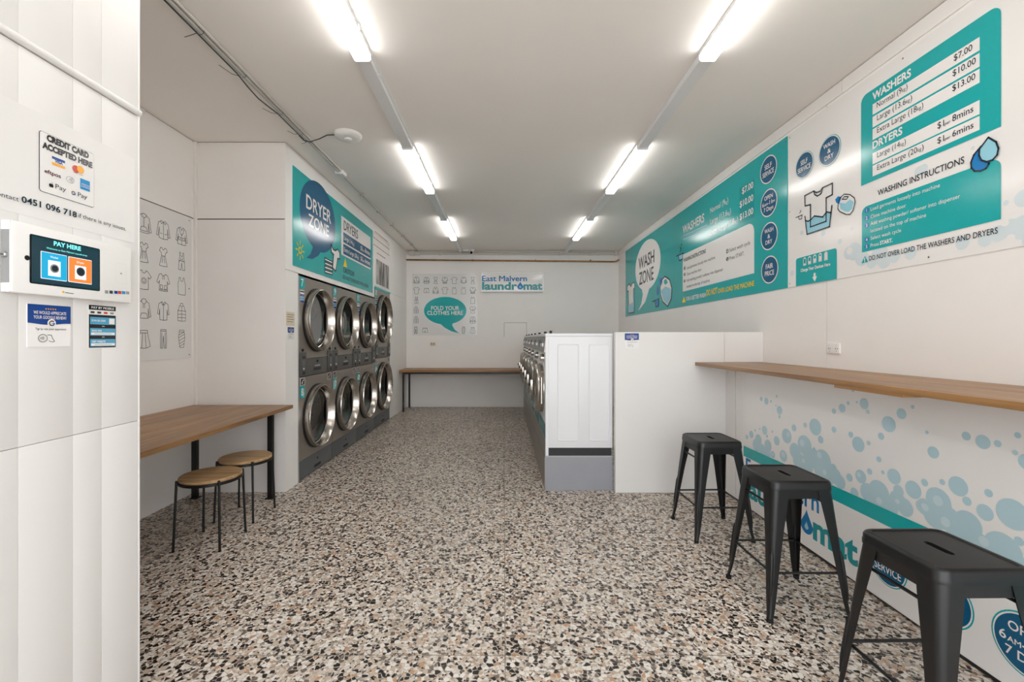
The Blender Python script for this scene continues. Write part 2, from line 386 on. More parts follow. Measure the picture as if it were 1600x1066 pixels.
wp = struct(box('wall_partition', 'shadow_gap', (0.985, YP+G, 0.0), (XR, YP+0.05, 1.412)))
box('panel', 'board_paint', (0.98, YP, 0.004), (1.936, YP+G, 1.416), wp)
box('panel', 'board_paint', (1.9366, YP, 0.004), (XM-0.0002, YP+G, 1.1235), wp)
box('panel', 'board_paint', (1.939, YP, 1.153), (XR-0.002, YP+G, 1.416), wp)
box('cap_strip', 'board_paint', (0.98, YP+G, 1.412), (XR, YP+0.05, 1.416), wp)
box('edge_strip', 'board_paint', (0.98, YP+G, 0.004), (0.985, YP+0.05, 1.412), wp)

# dryer wall: linings around the dryer opening, closed behind
DY = [4.09, 4.895, 5.70, 6.50, 7.37]
wl = struct(box('wall_left_pier', 'shadow_gap', (-2.05, YA+G, 0), (XL-G, DY[0]-0.004, HC)))
wlh = struct(box('wall_left_header', 'shadow_gap', (-2.05, DY[0]-0.004, 2.125), (XL-G, DY[4]+0.004, HC)))
wlb = struct(box('wall_left_back', 'shadow_gap', (-2.05, DY[4]+0.004, 0), (XL-G, YB, HC)))
struct(box('wall_left_outer', 'wall_paint', (-3.1, YA+0.15, 0), (-2.95, YB, HC)))
box('panel', 'wall_paint', (XL-G, YA, 0), (XL, DY[0]-0.006, 1.972), wl)
box('panel', 'wall_paint', (XL-G, YA, 1.976), (XL, DY[3]-0.01, HC-0.006), wlh)
box('panel', 'wall_paint', (XL-G, DY[3]-0.007, 2.132), (XL, DY[4]+0.05, HC-0.006), wlh)
box('panel', 'wall_paint', (XL-G, DY[4]+0.012, 0), (XL, YB, 2.129), wlb)
box('panel', 'wall_paint', (XL-G, DY[4]+0.053, 2.132), (XL, YB, HC-0.006), wlb)
box('edge_strip', 'aluminium', (XL-G, DY[0]-0.005, 0), (XL+0.003, DY[0]+0.012, 1.958), wl)

wa = struct(box('wall_alcove_left', 'shadow_gap', (-3.1, -1.2, 0), (XA-G, YA+0.15, HC)))
box('panel', 'wall_paint', (XA-G, YC, 0), (XA, YA, 2.412), wa)
box('panel', 'wall_paint', (XA-G, YC, 2.42), (XA, YA, HC-0.006), wa)
box('picture_rail', 'wall_paint', (XA, YC, 2.416), (XA+0.012, YA-0.03, 2.436), wa, bevel=0.003)
box('cornice_board', 'wall_paint', (XA, YC, 3.062), (XA+0.012, 3.3, HC-0.004), wa, bevel=0.002)
wab = struct(box('wall_alcove_end', 'shadow_gap', (-2.74, YA+G, 0), (-2.05, YA+0.15, HC)))
box('panel', 'wall_paint', (XA, YA, 0), (XL-G-0.0005, YA+G, 2.412), wab)
box('panel', 'wall_paint', (XA, YA, 2.421), (XL-G-0.0005, YA+G, HC-0.006), wab)
box('corner_strip', 'wall_paint', (XA, YA-0.022, 0), (XA+0.022, YA, HC-0.004), wab, bevel=0.003)
struct(box('baseboard_alcove', 'wall_paint', (XA+0.022, YA-0.003, 0), (XL-0.3, YA, 0.07)))

# entrance side wall: tongue-and-groove boards, bead moulding, rounded corner
wc = struct(box('wall_entrance', 'shadow_gap', (XA-G, -1.2, 0), (XC-0.010, YC-0.008, HC)))
ys, y, k = [YC-0.006], YC-0.006, 0
while y > -1.2:
    y -= (0.152, 0.100, 0.157)[k % 3]; k += 1; ys.append(max(y, -1.2))
for k in range(len(ys)-1):
    for (z0, z1) in ((0.004, 1.049), (1.0505, 2.196), (2.2, HC-0.004)):
        box('board', 'board_paint', (XC-0.010, ys[k+1]+0.0004, z0), (XC, ys[k]-0.0004, z1), wc, bevel=0.0010)
MB().tube([(XC, -1.2, 2.212), (XC, YC-0.006, 2.212)], 0.013, 12).build('bead_moulding', 'board_paint', wc, smooth=40)
MB().tube([(XC-0.006, YC-0.005, 0), (XC-0.006, YC-0.005, HC)], 0.0075, 12).build('corner_bead', 'board_paint', wc, smooth=40)
box('end_lining', 'board_paint', (XA-G, YC-0.008, 0), (XC-0.012, YC, HC), wc)

# ================================================================== LIGHTS, PIPES, CEILING FITTINGS
def trapezoid(x, y0, y1, zb, zt, wb_, wt):
    return [[(x-wt/2, yy, zt), (x-wb_/2, yy, zb+0.012), (x-wb_/2+0.010, yy, zb), (x+wb_/2-0.010, yy, zb), (x+wb_/2, yy, zb+0.012), (x+wt/2, yy, zt)] for yy in (y0, y1)]
def batten(x, y0, y1, label):
    t = tag(empty('led_batten', (x, (y0+y1)/2, HC-0.062)), label, 'ceiling light', 'lit batten lamps')
    h = (y1-y0)/2
    MB().box(-0.0515, -h, 0.034, 0.0515, h, 0.0615).build('housing', 'lamp_housing', t)
    MB().loft(trapezoid(0, -h+0.012, h-0.012, 0.0, 0.034, 0.100, 0.100)).build('diffuser', 'diffuser', t)
    for s in (-1, 1):
        r = trapezoid(0, s*h, s*(h-0.012), -0.001, 0.0335, 0.103, 0.102); MB().loft(r).build('end_cap', 'lamp_housing', t)
    for yy in (-h*0.6, h*0.6): MB().box(0.0516, yy-0.012, 0.036, 0.060, yy+0.012, 0.056).build('clip', 'lamp_housing', t)
def cover(x, y0, y1, label, wdt=0.096):
    t = tag(empty('trunking_cover', (x, (y0+y1)/2, HC-0.052)), label, 'cable trunking', 'unlit covers between lamps')
    h = (y1-y0)/2
    MB().loft([[(-0.040, yy, 0.0515), (-wdt/2, yy, 0.020), (-wdt/2+0.006, yy, 0.004), (-0.012, yy, 0.0), (wdt/2-0.006, yy, 0.004), (wdt/2, yy, 0.020), (0.040, yy, 0.0515)] for yy in (-h, h)]).build('cover', 'trunking', t, smooth=20)
    MB().box(0.0405, -h, 0.036, 0.052, h, 0.0515).build('rail', 'lamp_housing', t)
    for yy in (-h*0.7, h*0.7): MB().box(wdt/2, yy-0.01, 0.016, wdt/2+0.008, yy+0.01, 0.030).build('clip', 'lamp_housing', t)
for x, side in ((-0.855, 'left'), (1.235, 'right')):
    near = 'dryer sign side' if side == 'left' else 'washer sign side'
    for (y0, y1, wh) in ((1.445, 2.645, 'nearest'), (3.866, 5.06, 'middle'), (6.215, 7.46, 'farthest')):
        batten(x, y0, y1, f'{wh} lit white lamp of the ceiling row on the {near}')
    for (y0, y1, wh) in ((2.647, 3.864, 'long unlit grey cover between nearest and middle lamps'), (5.062, 6.213, 'short-looking unlit cover between middle and farthest lamps'), (7.462, 8.57, 'last unlit cover reaching the back wall')):
        cover(x, y0, y1, f'{wh}, {near}', 0.096 if y0 < 7 else 0.06)

# electrical conduit on the ceiling, left
t = tag(empty('ceiling_conduit', (-1.70, 0, HC-0.02)), 'grey conduit pipe with cable ties running along the left of the ceiling', 'conduit')
MB().tube([(0, -0.6, 0), (0, 4.48, 0)], 0.0125, 12).build('pipe', 'galvanised', t, smooth=40)
MB().tube([(0.026, -0.6, 0.006), (0.026, 4.48, 0.006)], 0.009, 10).build('pipe', 'conduit_white', t, smooth=40)
MB().tube([(0.004, 4.60, 0.002), (0.004, 8.56, 0.002)], 0.012, 12).build('pipe', 'galvanised', t, smooth=40)
cab = [(-0.016, -0.6, -0.006)] + [(-0.017, 0.2*k, -0.007) for k in range(0, 12)] + [(-0.012, 2.4, -0.014), (-0.016, 2.8, -0.014), (-0.028, 2.95, -0.022), (-0.034, 3.08, -0.024), (-0.026, 3.2, -0.018), (-0.014, 3.3, -0.014), (-0.014, 3.78, -0.014)]
MB().tube(cab, 0.0045, 6).build('cable', 'cable_dark', t, smooth=60)
for yy, tail in ((2.43, (-0.09, 0.03)), (2.83, (-0.06, -0.12)), (3.30, (-0.07, -0.08)), (3.63, (-0.06, -0.06)), (3.78, (-0.05, 0.02))):
    m_ = MB().lathe([(0.021, -0.002), (0.021, 0.003)], (0.006, yy, -0.002), 'Y', 14)
    m_.tube([(-0.014, yy, -0.014), (-0.014+tail[0]*0.5, yy+tail[1]*0.3, -0.022), (-0.014+tail[0], yy+tail[1], -0.016)], 0.0018, 5)
    m_.build('cable_tie', 'cable_dark', t, smooth=60)
for yy in (5.2, 5.9, 6.6, 7.3, 8.0): MB().box(-0.02, yy-0.008, -0.014, 0.03, yy+0.008, 0.0195).build('saddle_clip', 'galvanised', t)
j = MB().box(-0.038, 4.48, -0.022, 0.042, 4.60, 0.0195).build('junction_box', 'white_plastic', t, bevel=0.006)
MB().lathe([(0.010, -0.03), (0.010, -0.02)], (0.05, 4.54, 0), 'Z', 10, True, True).build('screw_boss', 'white_plastic', j)

t = tag(empty('access_point', (-1.326, 3.71, HC-0.001)), 'round white wireless unit on the ceiling wired to the conduit', 'ceiling unit')
MB().lathe([(0.112, 0.0), (0.112, -0.012), (0.104, -0.026), (0.07, -0.036), (0.0005, -0.038)], (0,0,0), 'Z', 40, True).build('housing', 'white_plastic', t, smooth=50)
MB().lathe([(0.030, -0.036), (0.030, -0.046), (0.022, -0.050), (0.0005, -0.050)], (0,0,0), 'Z', 24).build('sensor_boss', 'white_plastic', t, smooth=40)
MB().tube([(-0.10, -0.02, -0.012), (-0.17, -0.02, -0.014), (-0.25, 0.01, -0.032), (-0.30, 0.03, -0.036), (-0.345, 0.05, -0.040), (-0.392, 0.03, -0.036), (-0.395, -0.05, -0.033)], 0.0042, 7).build('cable', 'cable_dark', t, smooth=60)

# pipes along the back wall
t = tag(empty('back_wall_conduit', (0, YB-0.03, 3.04)), 'pale painted conduit pair along the top of the back wall', 'conduit')
MB().tube([(XL+0.03, 0, 0.0), (XR-0.03, 0, -0.012)], 0.021, 12).build('pipe', 'conduit_white', t, smooth=40)
MB().tube([(XL+0.03, 0.006, 0.04), (XR-0.03, 0.006, 0.036)], 0.014, 12).build('pipe', 'conduit_white', t, smooth=40)
for xx in (-1.26, -0.1, 1.1, 1.7): MB().box(xx-0.009, -0.026, -0.034, xx+0.009, 0.0295, 0.024).build('saddle_clip', 'conduit_white', t)
MB().box(XL+0.06, -0.04, -0.035, XL+0.17, 0.0295, 0.055).build('junction_box', 'conduit_white', t, bevel=0.006)
MB().box(XL+0.17, -0.02, -0.03, XL+0.27, 0.02, 0.03).build('coupling', 'conduit_white', t, bevel=0.006)
MB().box(XR-0.09, -0.03, -0.045, XR-0.025, 0.0295, 0.05).build('junction_box', 'conduit_white', t, bevel=0.006)
t = tag(empty('copper_pipe', (0, YB-0.03, 2.905)), 'brown copper pipe clipped below the conduit on the back wall', 'pipe')
MB().tube([(XL+0.001, 0, 0.012), (XR-0.10, 0, -0.026), (XR-0.06, -0.012, -0.02), (XR-0.004, -0.04, 0.01)], 0.0155, 12).build('pipe', 'copper', t, smooth=40)
for xx in (-0.62, 0.63, 1.72): MB().lathe([(0.021, -0.008), (0.021, 0.008)], (xx, 0, 0.0-0.004*xx), 'X', 14).box(xx-0.008, 0.015, -0.02, xx+0.008, 0.0295, 0.02).build('pipe_clip', 'copper', t)

t = tag(empty('security_camera', (-0.63, YB-0.12, HC-0.001)), 'small white dome camera at the ceiling above the back wall', 'camera')
MB().lathe([(0.055, 0), (0.055, -0.03), (0.045, -0.035), (0.0005, -0.035)], (0,0,0), 'Z', 24, True).build('base', 'white_plastic', t, smooth=40)
MB().lathe([(0.0005, 0.042), (0.022, 0.036), (0.037, 0.02), (0.042, 0.0), (0.037, -0.02), (0.022, -0.036), (0.0005, -0.042)], (0, -0.012, -0.058), 'Z', 24).build('ball', 'white_plastic', t, smooth=60)
MB().lathe([(0.026, 0.0), (0.026, -0.028), (0.020, -0.034), (0.0005, -0.034)], (0, -0.036, -0.070), 'Y', 20, True).build('lens', 'lens_dark', t, smooth=40)
MB().box(-0.17, -0.02, -0.03, -0.056, 0.02, -0.002).build('cable_arm', 'white_plastic', t)

# ================================================================== FURNITURE
def leg_post(x, y, z1, wx=0.04, wy=0.04): return MB().box(x-wx/2, y-wy/2, 0, x+wx/2, y+wy/2, z1)

# folding table in the alcove
tx0, tx1, ty0, ty1, th = XA+0.004, -1.85, YC+0.05, YA-0.026, 0.777
t = tag(empty('folding_table', ((tx0+tx1)/2, (ty0+ty1)/2, 0)), 'wide timber-topped table on black steel posts in the alcove', 'table')
cx, cy = (tx0+tx1)/2, (ty0+ty1)/2
n = 5; bw = (tx1-tx0)/n
for k in range(n):
    MB().box(tx0-cx+k*bw+0.0003, ty0-cy, th-0.03, tx0-cx+(k+1)*bw-0.0003, ty1-cy, th).build('board', 'oak_table', t, bevel=0.0012)
for yy in (3.71, 1.95):
    for xx in (-2.63, -1.986): leg_post(xx-cx, yy-cy, th-0.07).build('leg', 'black_metal', t, bevel=0.003)
    MB().box(-2.65-cx, yy-0.02-cy, th-0.07, -1.966-cx, yy+0.02-cy, th-0.0305).build('rail', 'black_metal', t, bevel=0.003)
    for xx in (-2.63, -1.986): MB().box(xx-0.035-cx, yy-0.035-cy, 0, xx+0.035-cx, yy+0.035-cy, 0.006).build('foot_plate', 'black_metal', t)

# round stools
def round_stool():
    t = empty('round_stool', (0,0,0))
    H, R = 0.455, 0.180
    prof = [(0.0005, H-0.022), (R-0.004, H-0.022), (R, H-0.018), (R, H-0.004), (R-0.004, H), (0.0005, H)]
    MB().lathe(prof, (0,0,0), 'Z', 48).build('seat', 'oak_seat', t, smooth=40)
    MB().lathe([(R-0.006, H-0.040), (R+0.001, H-0.040), (R+0.001, H-0.0225), (R-0.006, H-0.0225), (R-0.006, H-0.040)], (0,0,0), 'Z', 48).build('ring_frame', 'black_metal', t, smooth=40)
    for k in range(4):
        a = PI/4 + k*PI/2; c, s = math.cos(a), math.sin(a)
        lg = MB().tube([(0.206*c, 0.206*s, 0.004), (0.1885*c, 0.1885*s, H-0.006)], 0.0075, 12).build('leg', 'black_metal', t, smooth=40)
        MB().tube([(0.2065*c, 0.2065*s, 0.0), (0.206*c, 0.206*s, 0.012)], 0.0085, 10).build('foot_cap', 'rubber', lg, smooth=40)
    return t
st = tag(round_stool(), 'nearer round timber stool with four thin black legs, beside the table', 'stool', 'round timber stools')
st2 = tag(copy_tree(st), 'farther round timber stool with thin black legs, against the table post', 'stool', 'round timber stools')
st.location = (-1.96, 2.916, 0); st.rotation_euler.z = 0.03
st2.location = (-1.986, 3.35, 0); st2.rotation_euler.z = -0.02

# bench along the back wall
t = tag(empty('folding_bench', (-0.5, 8.33, 0)), 'long narrow timber bench on thin black legs along the back wall', 'bench')
by0, by1 = 8.022, YB-0.015
for k in range(4):
    d = (by1-by0)/4; MB().box(XL+0.004+0.5, by0-8.33+k*d+0.0003, 0.735, 0.95+0.5, by0-8.33+(k+1)*d-0.0003, 0.777).build('board', 'oak_bench', t, bevel=0.0015)
for xx in (-1.86, 0.9):
    for yy in (8.065, 8.585): leg_post(xx+0.5, yy-8.33, 0.70, 0.03, 0.03).build('leg', 'black_metal', t)
for yy in (8.065, 8.585): MB().box(-1.875+0.5, yy-0.015-8.33, 0.70, 0.915+0.5, yy+0.015-8.33, 0.7345).build('rail', 'black_metal', t)

# bar along the right wall
t = tag(empty('wall_bar', (1.98, 1.6, 1.124)), 'long timber bar top fixed along the right wall above the bubble mural', 'bar')
bx0, bx1, by0, by1 = 1.68, XR-0.002, -0.8, YP-0.001
for k in range(4):
    d = (bx1-bx0)/4; MB().box(bx0+k*d+0.0003-1.98, by0-1.6, 0, bx0+(k+1)*d-0.0003-1.98, by1-1.6, 0.028).build('board', 'oak_bar', t, bevel=0.0012)
MB().box(1.686-1.98, 1.84-1.6, -0.014, 1.93-1.98, 2.22-1.6, -0.0003).build('cleat', 'oak_bar', t)

# black steel stools
def rsquare(h, r, z, n=6):
    pts = []
    for cx_, cy_, a0 in ((h-r, h-r, 0), (-h+r, h-r, PI/2), (-h+r, -h+r, PI), (h-r, -h+r, 1.5*PI)):
        pts += [(cx_+r*math.cos(a0+k*PI/2/n), cy_+r*math.sin(a0+k*PI/2/n), z) for k in range(n+1)]
    return pts
def bar_stool():
    t = empty('bar_stool', (0,0,0)); H = 0.66
    bm = bmesh.new()
    def loop(pts):
        vs_ = [bm.verts.new(p) for p in pts]; return vs_, [bm.edges.new((vs_[i], vs_[(i+1) % len(vs_)])) for i in range(len(vs_))]
    rings = [loop(rsquare(h, r, z)) for h, r, z in ((0.146, 0.034, H-0.048), (0.153, 0.038, H-0.046), (0.153, 0.038, H-0.030), (0.151, 0.037, H-0.026), (0.151, 0.037, H-0.012), (0.147, 0.036, H-0.004), (0.141, 0.034, H), (0.134, 0.030, H), (0.130, 0.028, H-0.004))]
    for (a, _), (b, _) in zip(rings, rings[1:]):
        for i in range(len(a)): bm.faces.new((a[i], a[(i+1) % len(a)], b[(i+1) % len(a)], b[i]))
    sw, sl = 0.0125, 0.047
    slot = [(sw, -sl+sw), (sw, sl-sw), (sw*0.5, sl), (-sw*0.5, sl), (-sw, sl-sw), (-sw, -sl+sw), (-sw*0.5, -sl), (sw*0.5, -sl)]
    sv, se = loop([(x, y, H-0.004) for x, y in slot])
    bmesh.ops.triangle_fill(bm, use_beauty=True, use_dissolve=False, edges=rings[-1][1]+se)
    dv, _ = loop([(x, y, H-0.016) for x, y in slot])
    for i in range(8): bm.faces.new((sv[i], dv[i], dv[(i+1) % 8], sv[(i+1) % 8]))
    bmesh.ops.recalc_face_normals(bm, faces=bm.faces)
    me = bpy.data.meshes.new('seat'); bm.to_mesh(me); bm.free(); me.shade_smooth(); me.set_sharp_from_angle(angle=math.radians(40)); me.materials.append(MATS['black_metal'])
    o = bpy.data.objects.new('seat', me); COL.objects.link(o); o.parent = t
    # skirt between the legs
    for k in range(4):
        a = k*PI/2; c, s = math.cos(a), math.sin(a)
        prof = [(-0.146, -0.100), (-0.148, -0.100)]
        m_ = MB(); x0, x1, z0, z1, yy = -0.112, 0.112, H-0.085, H-0.047, -0.1475
        pts = [(x0, z0-0.03), (x0+0.012, z0-0.008), (x0+0.034, z0), (x1-0.034, z0), (x1-0.012, z0-0.008), (x1, z0-0.03), (x1, z1), (x0, z1)]
        m_.loft([[(c*px-s*y_, s*px+c*y_, pz) for px, pz in pts] for y_ in (yy, yy+0.002)]); m_.build('skirt', 'black_metal', t)
    for sx in (-1, 1):
        for sy in (-1, 1):
            rings_ = []
            for z, half, wd, rad in ((H-0.047, 0.1495, 0.078, 0.034), (H-0.10, 0.1545, 0.074, 0.032), (0.40, 0.168, 0.056, 0.026), (0.20, 0.1835, 0.038, 0.019), (0.10, 0.191, 0.030, 0.015), (0.055, 0.195, 0.025, 0.012), (0.018, 0.201, 0.021, 0.010)):
                wd = max(wd, rad+0.006)
                outer = [(half-wd, half)] + [(half-rad+rad*math.sin(b*PI/16), half-rad+rad*math.cos(b*PI/16)) for b in range(9)] + [(half, half-wd)]
                r2 = rad-0.002; hi = half-0.002
                inner = [(hi, half-wd)] + [(hi-r2+r2*math.cos(b*PI/16), hi-r2+r2*math.sin(b*PI/16)) for b in range(9)] + [(half-wd, hi)]
                rings_.append([(sx*x, sy*y, z) for x, y in outer+inner])
            lg = MB().loft(rings_).build('leg', 'black_metal', t, smooth=35)
            # pressed rib down the outer corner of the leg
            q = lambda z: 0.1495 + (H-0.047-z)*(0.191-0.1495)/(H-0.147)
            rr = lambda z: 0.034 - (H-0.047-z)*(0.034-0.015)/(H-0.147)
            pr = []
            for z in (0.33, 0.30, 0.16, 0.10):
                d_ = q(z)-rr(z)*(1-0.7071)+0.0005; pr.append((sx*d_, sy*d_, z))
            MB().tube(pr, [0.003, 0.009, 0.009, 0.003], 8).build('pressed_rib', 'black_metal', lg, smooth=50)
            MB().loft([rsquare(0.012, 0.004, z_, 2) for z_ in (0.0, 0.019)]).build('foot_cap', 'rubber', lg, loc=(sx*0.191, sy*0.191, 0))
    zs, hs_ = 0.225, 0.180
    for k in range(4):
        a = k*PI/2; c, s = math.cos(a), math.sin(a)
        p = [(-0.163, -hs_+0.008), (0.163, -hs_+0.008)]
        MB().tube([(c*x-s*y, s*x+c*y, zs) for x, y in p], 0.006, 8).build('stretcher', 'black_metal', t, smooth=40)
    for sx in (-1, 1): MB().tube([(sx*0.143, -0.138, 0.535), (sx*0.143, 0.138, 0.535)], 0.006, 8).build('upper_stretcher', 'black_metal', t, smooth=40)
    return t
b1 = tag(bar_stool(), 'black steel bar stool farthest back, beside the white partition', 'stool', 'black steel bar stools')
b2 = tag(copy_tree(b1), 'black steel bar stool in the middle of the three', 'stool', 'black steel bar stools')
b3 = tag(copy_tree(b1), 'nearest black steel bar stool, cut off by the picture corner', 'stool', 'black steel bar stools')
b1.location = (1.47, 3.09, 0); b2.location = (1.467, 2.277, 0); b3.location = (1.462, 1.462, 0)
b1.rotation_euler.z = 0.02; b3.rotation_euler.z = 0.015

# ================================================================== MACHINES
# ---- stacked dryers (local: x along the front, -y out of the front, z up)
class Face(Sign):
    """prints on a machine front: same helpers, the machine is the parent"""
    def __init__(s, root, y): s.root, s.t, s.z, s.wall = root, -y, (0,0,1), 'none'
def dryer(w_, h_, split, r, zc, kick, nums, extra):
    t = empty('stack_dryer', (0,0,0))
    D = 0.98
    MB().box(0.004, 0.02, 0.0, 0.008, D, h_-0.003).box(w_-0.008, 0.02, 0.0, w_-0.004, D, h_-0.003).box(0.008, 0.02, h_-0.007, w_-0.008, D, h_-0.003).box(0.008, D-0.004, 0.0, w_-0.008, D, h_-0.007).box(0.008, 0.022, split-0.003, w_-0.008, D-0.004, split+0.003).build('cabinet', 'dryer_steel', t)
    kp = MB().box(0.006, 0.004, 0.012, w_-0.006, 0.0195, kick-0.003).build('kick_panel', 'dryer_kick', t, bevel=0.002)
    MB().box(w_*0.44, 0.0015, kick*0.22, w_*0.62, 0.0042, kick*0.36).build('grip_slot', 'dark_gap', kp)
    MB().lathe([(0.010, 0.004), (0.010, 0.0), (0.0005, 0.0)], (w_*0.53, 0, kick*0.66), 'Y', 12).build('lock', 'black_plastic', kp)
    fc = Face(t, 0.0)
    pods = ((split, h_, zc[0], nums[0], True), (kick, split, zc[1], nums[1], False))
    cz0, cz1, kz1 = split, split+0.17, split+0.235
    for (z0, z1, c, num, up) in pods:
        lo = cz1+0.002 if up else z0+0.002
        # front sheet with round opening
        hole = r*0.93; cx = w_/2; N_ = 48
        circ = [(cx+hole*math.cos(2*PI*k/N_), c+hole*math.sin(2*PI*k/N_)) for k in range(N_)]
        sq = []
        for k in range(N_):
            a = 2*PI*k/N_; ca, sa = math.cos(a), math.sin(a)
            tx = ((w_-0.006-cx)/ca if ca > 0 else (0.006-cx)/ca) if abs(ca) > 1e-6 else 1e9
            tz = ((z1-0.003-c)/sa if sa > 0 else (lo-c)/sa) if abs(sa) > 1e-6 else 1e9
            q = min(tx, tz); sq.append((cx+q*ca, c+q*sa))
        # corner fix: snap the vertex nearest to each corner onto it
        for X_, Z_ in ((0.006, lo), (w_-0.006, lo), (0.006, z1-0.003), (w_-0.006, z1-0.003)):
            i = min(range(N_), key=lambda i: (sq[i][0]-X_)**2+(sq[i][1]-Z_)**2); sq[i] = (X_, Z_)
        MB().loft([[(x, 0.0195, z) for x, z in circ], [(x, 0.0, z) for x, z in circ], [(x, 0.0, z) for x, z in sq], [(x, 0.0195, z) for x, z in sq]], False, False).build('front_panel', 'dryer_steel', t)
        # seam panel right of the door
        MB().box(w_*0.80, -0.0015, c-r*0.86, w_-0.012, 0.0005, c+r*0.86).build('hinge_panel', 'dryer_steel', t)
        # door
        d = MB().lathe([(r*1.0, 0.0), (r*1.0, -0.012), (r*0.965, -0.016), (r*0.955, -0.002)], (cx, 0, c), 'Y', 64).build('door_gasket', 'gasket', t, smooth=40)
        rg = MB().lathe([(r*0.955, -0.004), (r*0.975, -0.020), (r*0.975, -0.058), (r*0.962, -0.070), (r*0.945, -0.072), (r*0.930, -0.064), (r*0.895, -0.030), (r*0.868, 0.0), (r*0.845, 0.006)], (cx, 0, c), 'Y', 64).build('door_ring', 'chrome', t, smooth=28)
        MB().lathe([(r*0.846, 0.005), (r*0.830, 0.012), (r*0.815, 0.012)], (cx, 0, c), 'Y', 64).build('glass_seal', 'gasket', rg, smooth=40)
        MB().lathe([(r*0.820, 0.013), (r*0.6, 0.030), (r*0.3, 0.040), (0.0005, 0.043)], (cx, 0, c), 'Y', 48).build('door_glass', 'door_glass', rg, smooth=60)
        dr = MB().lathe([(r*0.90, 0.060), (r*0.98, 0.10), (r*0.98, 0.60)], (cx, 0, c), 'Y', 40).build('drum', 'drum_steel', t, smooth=40)
        MB().lathe([(r*0.98, 0.60), (r*0.5, 0.59), (0.0005, 0.59)], (cx, 0, c), 'Y', 40).build('drum_back', 'drum_back', dr, smooth=30)
        for k in range(3):
            a = 0.5+k*2*PI/3; p0 = (cx+r*0.95*math.cos(a), c+r*0.95*math.sin(a)); p1 = (cx+r*0.75*math.cos(a), c+r*0.75*math.sin(a)); nx, nz = -math.sin(a)*0.02, math.cos(a)*0.02
            MB().loft([[(p0[0]-nx*2, yy, p0[1]-nz*2), (p1[0]-nx, yy, p1[1]-nz), (p1[0]+nx, yy, p1[1]+nz), (p0[0]+nx*2, yy, p0[1]+nz*2)] for yy in (0.12, 0.58)]).build('drum_lifter', 'drum_steel', dr)
        # stickers
        if up:
            s0, s1 = z1-0.120, z1-0.006
            fc.rect(0.020, s0, 0.125, s1, 'teal', 2, 'number_sticker'); fc.text_uv(num, 0.0725, s0+0.024, None, 0.070, 'print_white', 3, 'number', 0.02, 'c')
            fc.rect(0.024, s0-0.135, 0.112, s0-0.012, 'print_white', 2, 'payment_sticker')
            for q, (m_, hh) in enumerate((('black_print', 0.012), ('review_blue', 0.024), ('mobile_blue', 0.024), ('review_blue', 0.024))):
                zz = s0-0.022-q*0.029; fc.rect(0.028, zz-hh, 0.108, zz, m_, 3, 'sticker_band')
        else:
            s1 = z1-0.090; s0 = s1-0.114
            fc.rect(0.020, s0, 0.125, s1, 'teal', 2, 'number_sticker'); fc.text_uv(num, 0.0725, s0+0.024, None, 0.070, 'print_white', 3, 'number', 0.02, 'c')
            for xx in (0.030, w_-0.135):
                fc.rect(xx, z1-0.082, xx+0.095, z1-0.010, 'print_white', 2, 'notice_sticker')
                fc.rect(xx+0.010, z1-0.076, xx+0.085, z1-0.016, 'black_print', 3, 'sticker_band')
                fc.stroke([[(xx+0.03, z1-0.062), (xx+0.045, z1-0.04), (xx+0.068, z1-0.03)], [(xx+0.045, z1-0.065), (xx+0.045, z1-0.04)]], 0.010, 'print_white', 4, 'pictogram')
    # control strip
    cp = MB().box(0.006, -0.004, cz0+0.002, w_-0.006, 0.0195, cz1).build('control_panel', 'dryer_control', t, bevel=0.003)
    MB().box(w_*0.40, -0.007, cz0+0.045, w_*0.60, -0.0042, cz0+0.072).build('badge_slot', 'dark_gap', cp)
    MB().box(w_*0.42, -0.0065, cz0+0.085, w_*0.58, -0.0042, cz0+0.098).build('brand_plate', 'aluminium', cp)
    MB().lathe([(0.012, -0.004), (0.012, -0.012), (0.0005, -0.012)], (w_*0.5, 0, cz0+0.135), 'Y', 12).build('lock', 'black_plastic', cp)
    f2 = Face(cp, -0.0045)
    for sx in (0.24, 0.66): f2.stroke([[(w_*sx, cz0+0.06), (w_*(sx+0.05), cz0+0.13), (w_*(sx+0.09), cz0+0.09), (w_*(sx+0.03), cz0+0.03), (w_*sx, cz0+0.06)], [(w_*(sx-0.02), cz0+0.02), (w_*(sx+0.1), cz0+0.02)]], 0.004, 'grey_print', 1, 'dial_print')
    for xx in (0.018, w_-0.138):
        kp_ = MB().box(xx, -0.014, cz0+0.008, xx+0.120, -0.0041, kz1).build('keypad', 'dryer_control', t, bevel=0.005)
        MB().box(xx+0.032, -0.0165, kz1-0.060, xx+0.088, -0.0142, kz1-0.036).build('display', 'black_plastic', kp_)
        MB().box(xx+0.030, -0.0162, kz1-0.135, xx+0.090, -0.0142, kz1-0.075).build('touch_pad', 'dryer_kick', kp_)
        MB().box(xx+0.046, -0.0168, kz1-0.166, xx+0.068, -0.0142, kz1-0.148).build('start_button', 'print_white', kp_)
        MB().box(xx+0.030, -0.0162, cz0+0.020, xx+0.090, -0.0142, cz0+0.050).build('coin_return', 'dark_gap', kp_)
        MB().lathe([(0.014, -0.0), (0.014, -0.010), (0.0005, -0.010)], (xx+0.06, 0, kz1+0.020), 'Y', 12).build('lock', 'black_plastic', t)
    if extra: fc.rect(-0.01, h_-0.003, w_+0.02, h_+0.03, 'teal', 4, 'top_strip')
    return t
specs = [(0.805, 1.955, 0.992, 0.325, (1.548, 0.570), 0.188, ('7', '8')), (0.805, 1.955, 0.992, 0.325, (1.548, 0.570), 0.188, ('9', '10')),
         (0.800, 1.955, 0.992, 0.325, (1.548, 0.570), 0.188, ('11', '12')), (0.870, 2.112, 1.055, 0.380, (1.670, 0.604), 0.188, ('13', '14'))]
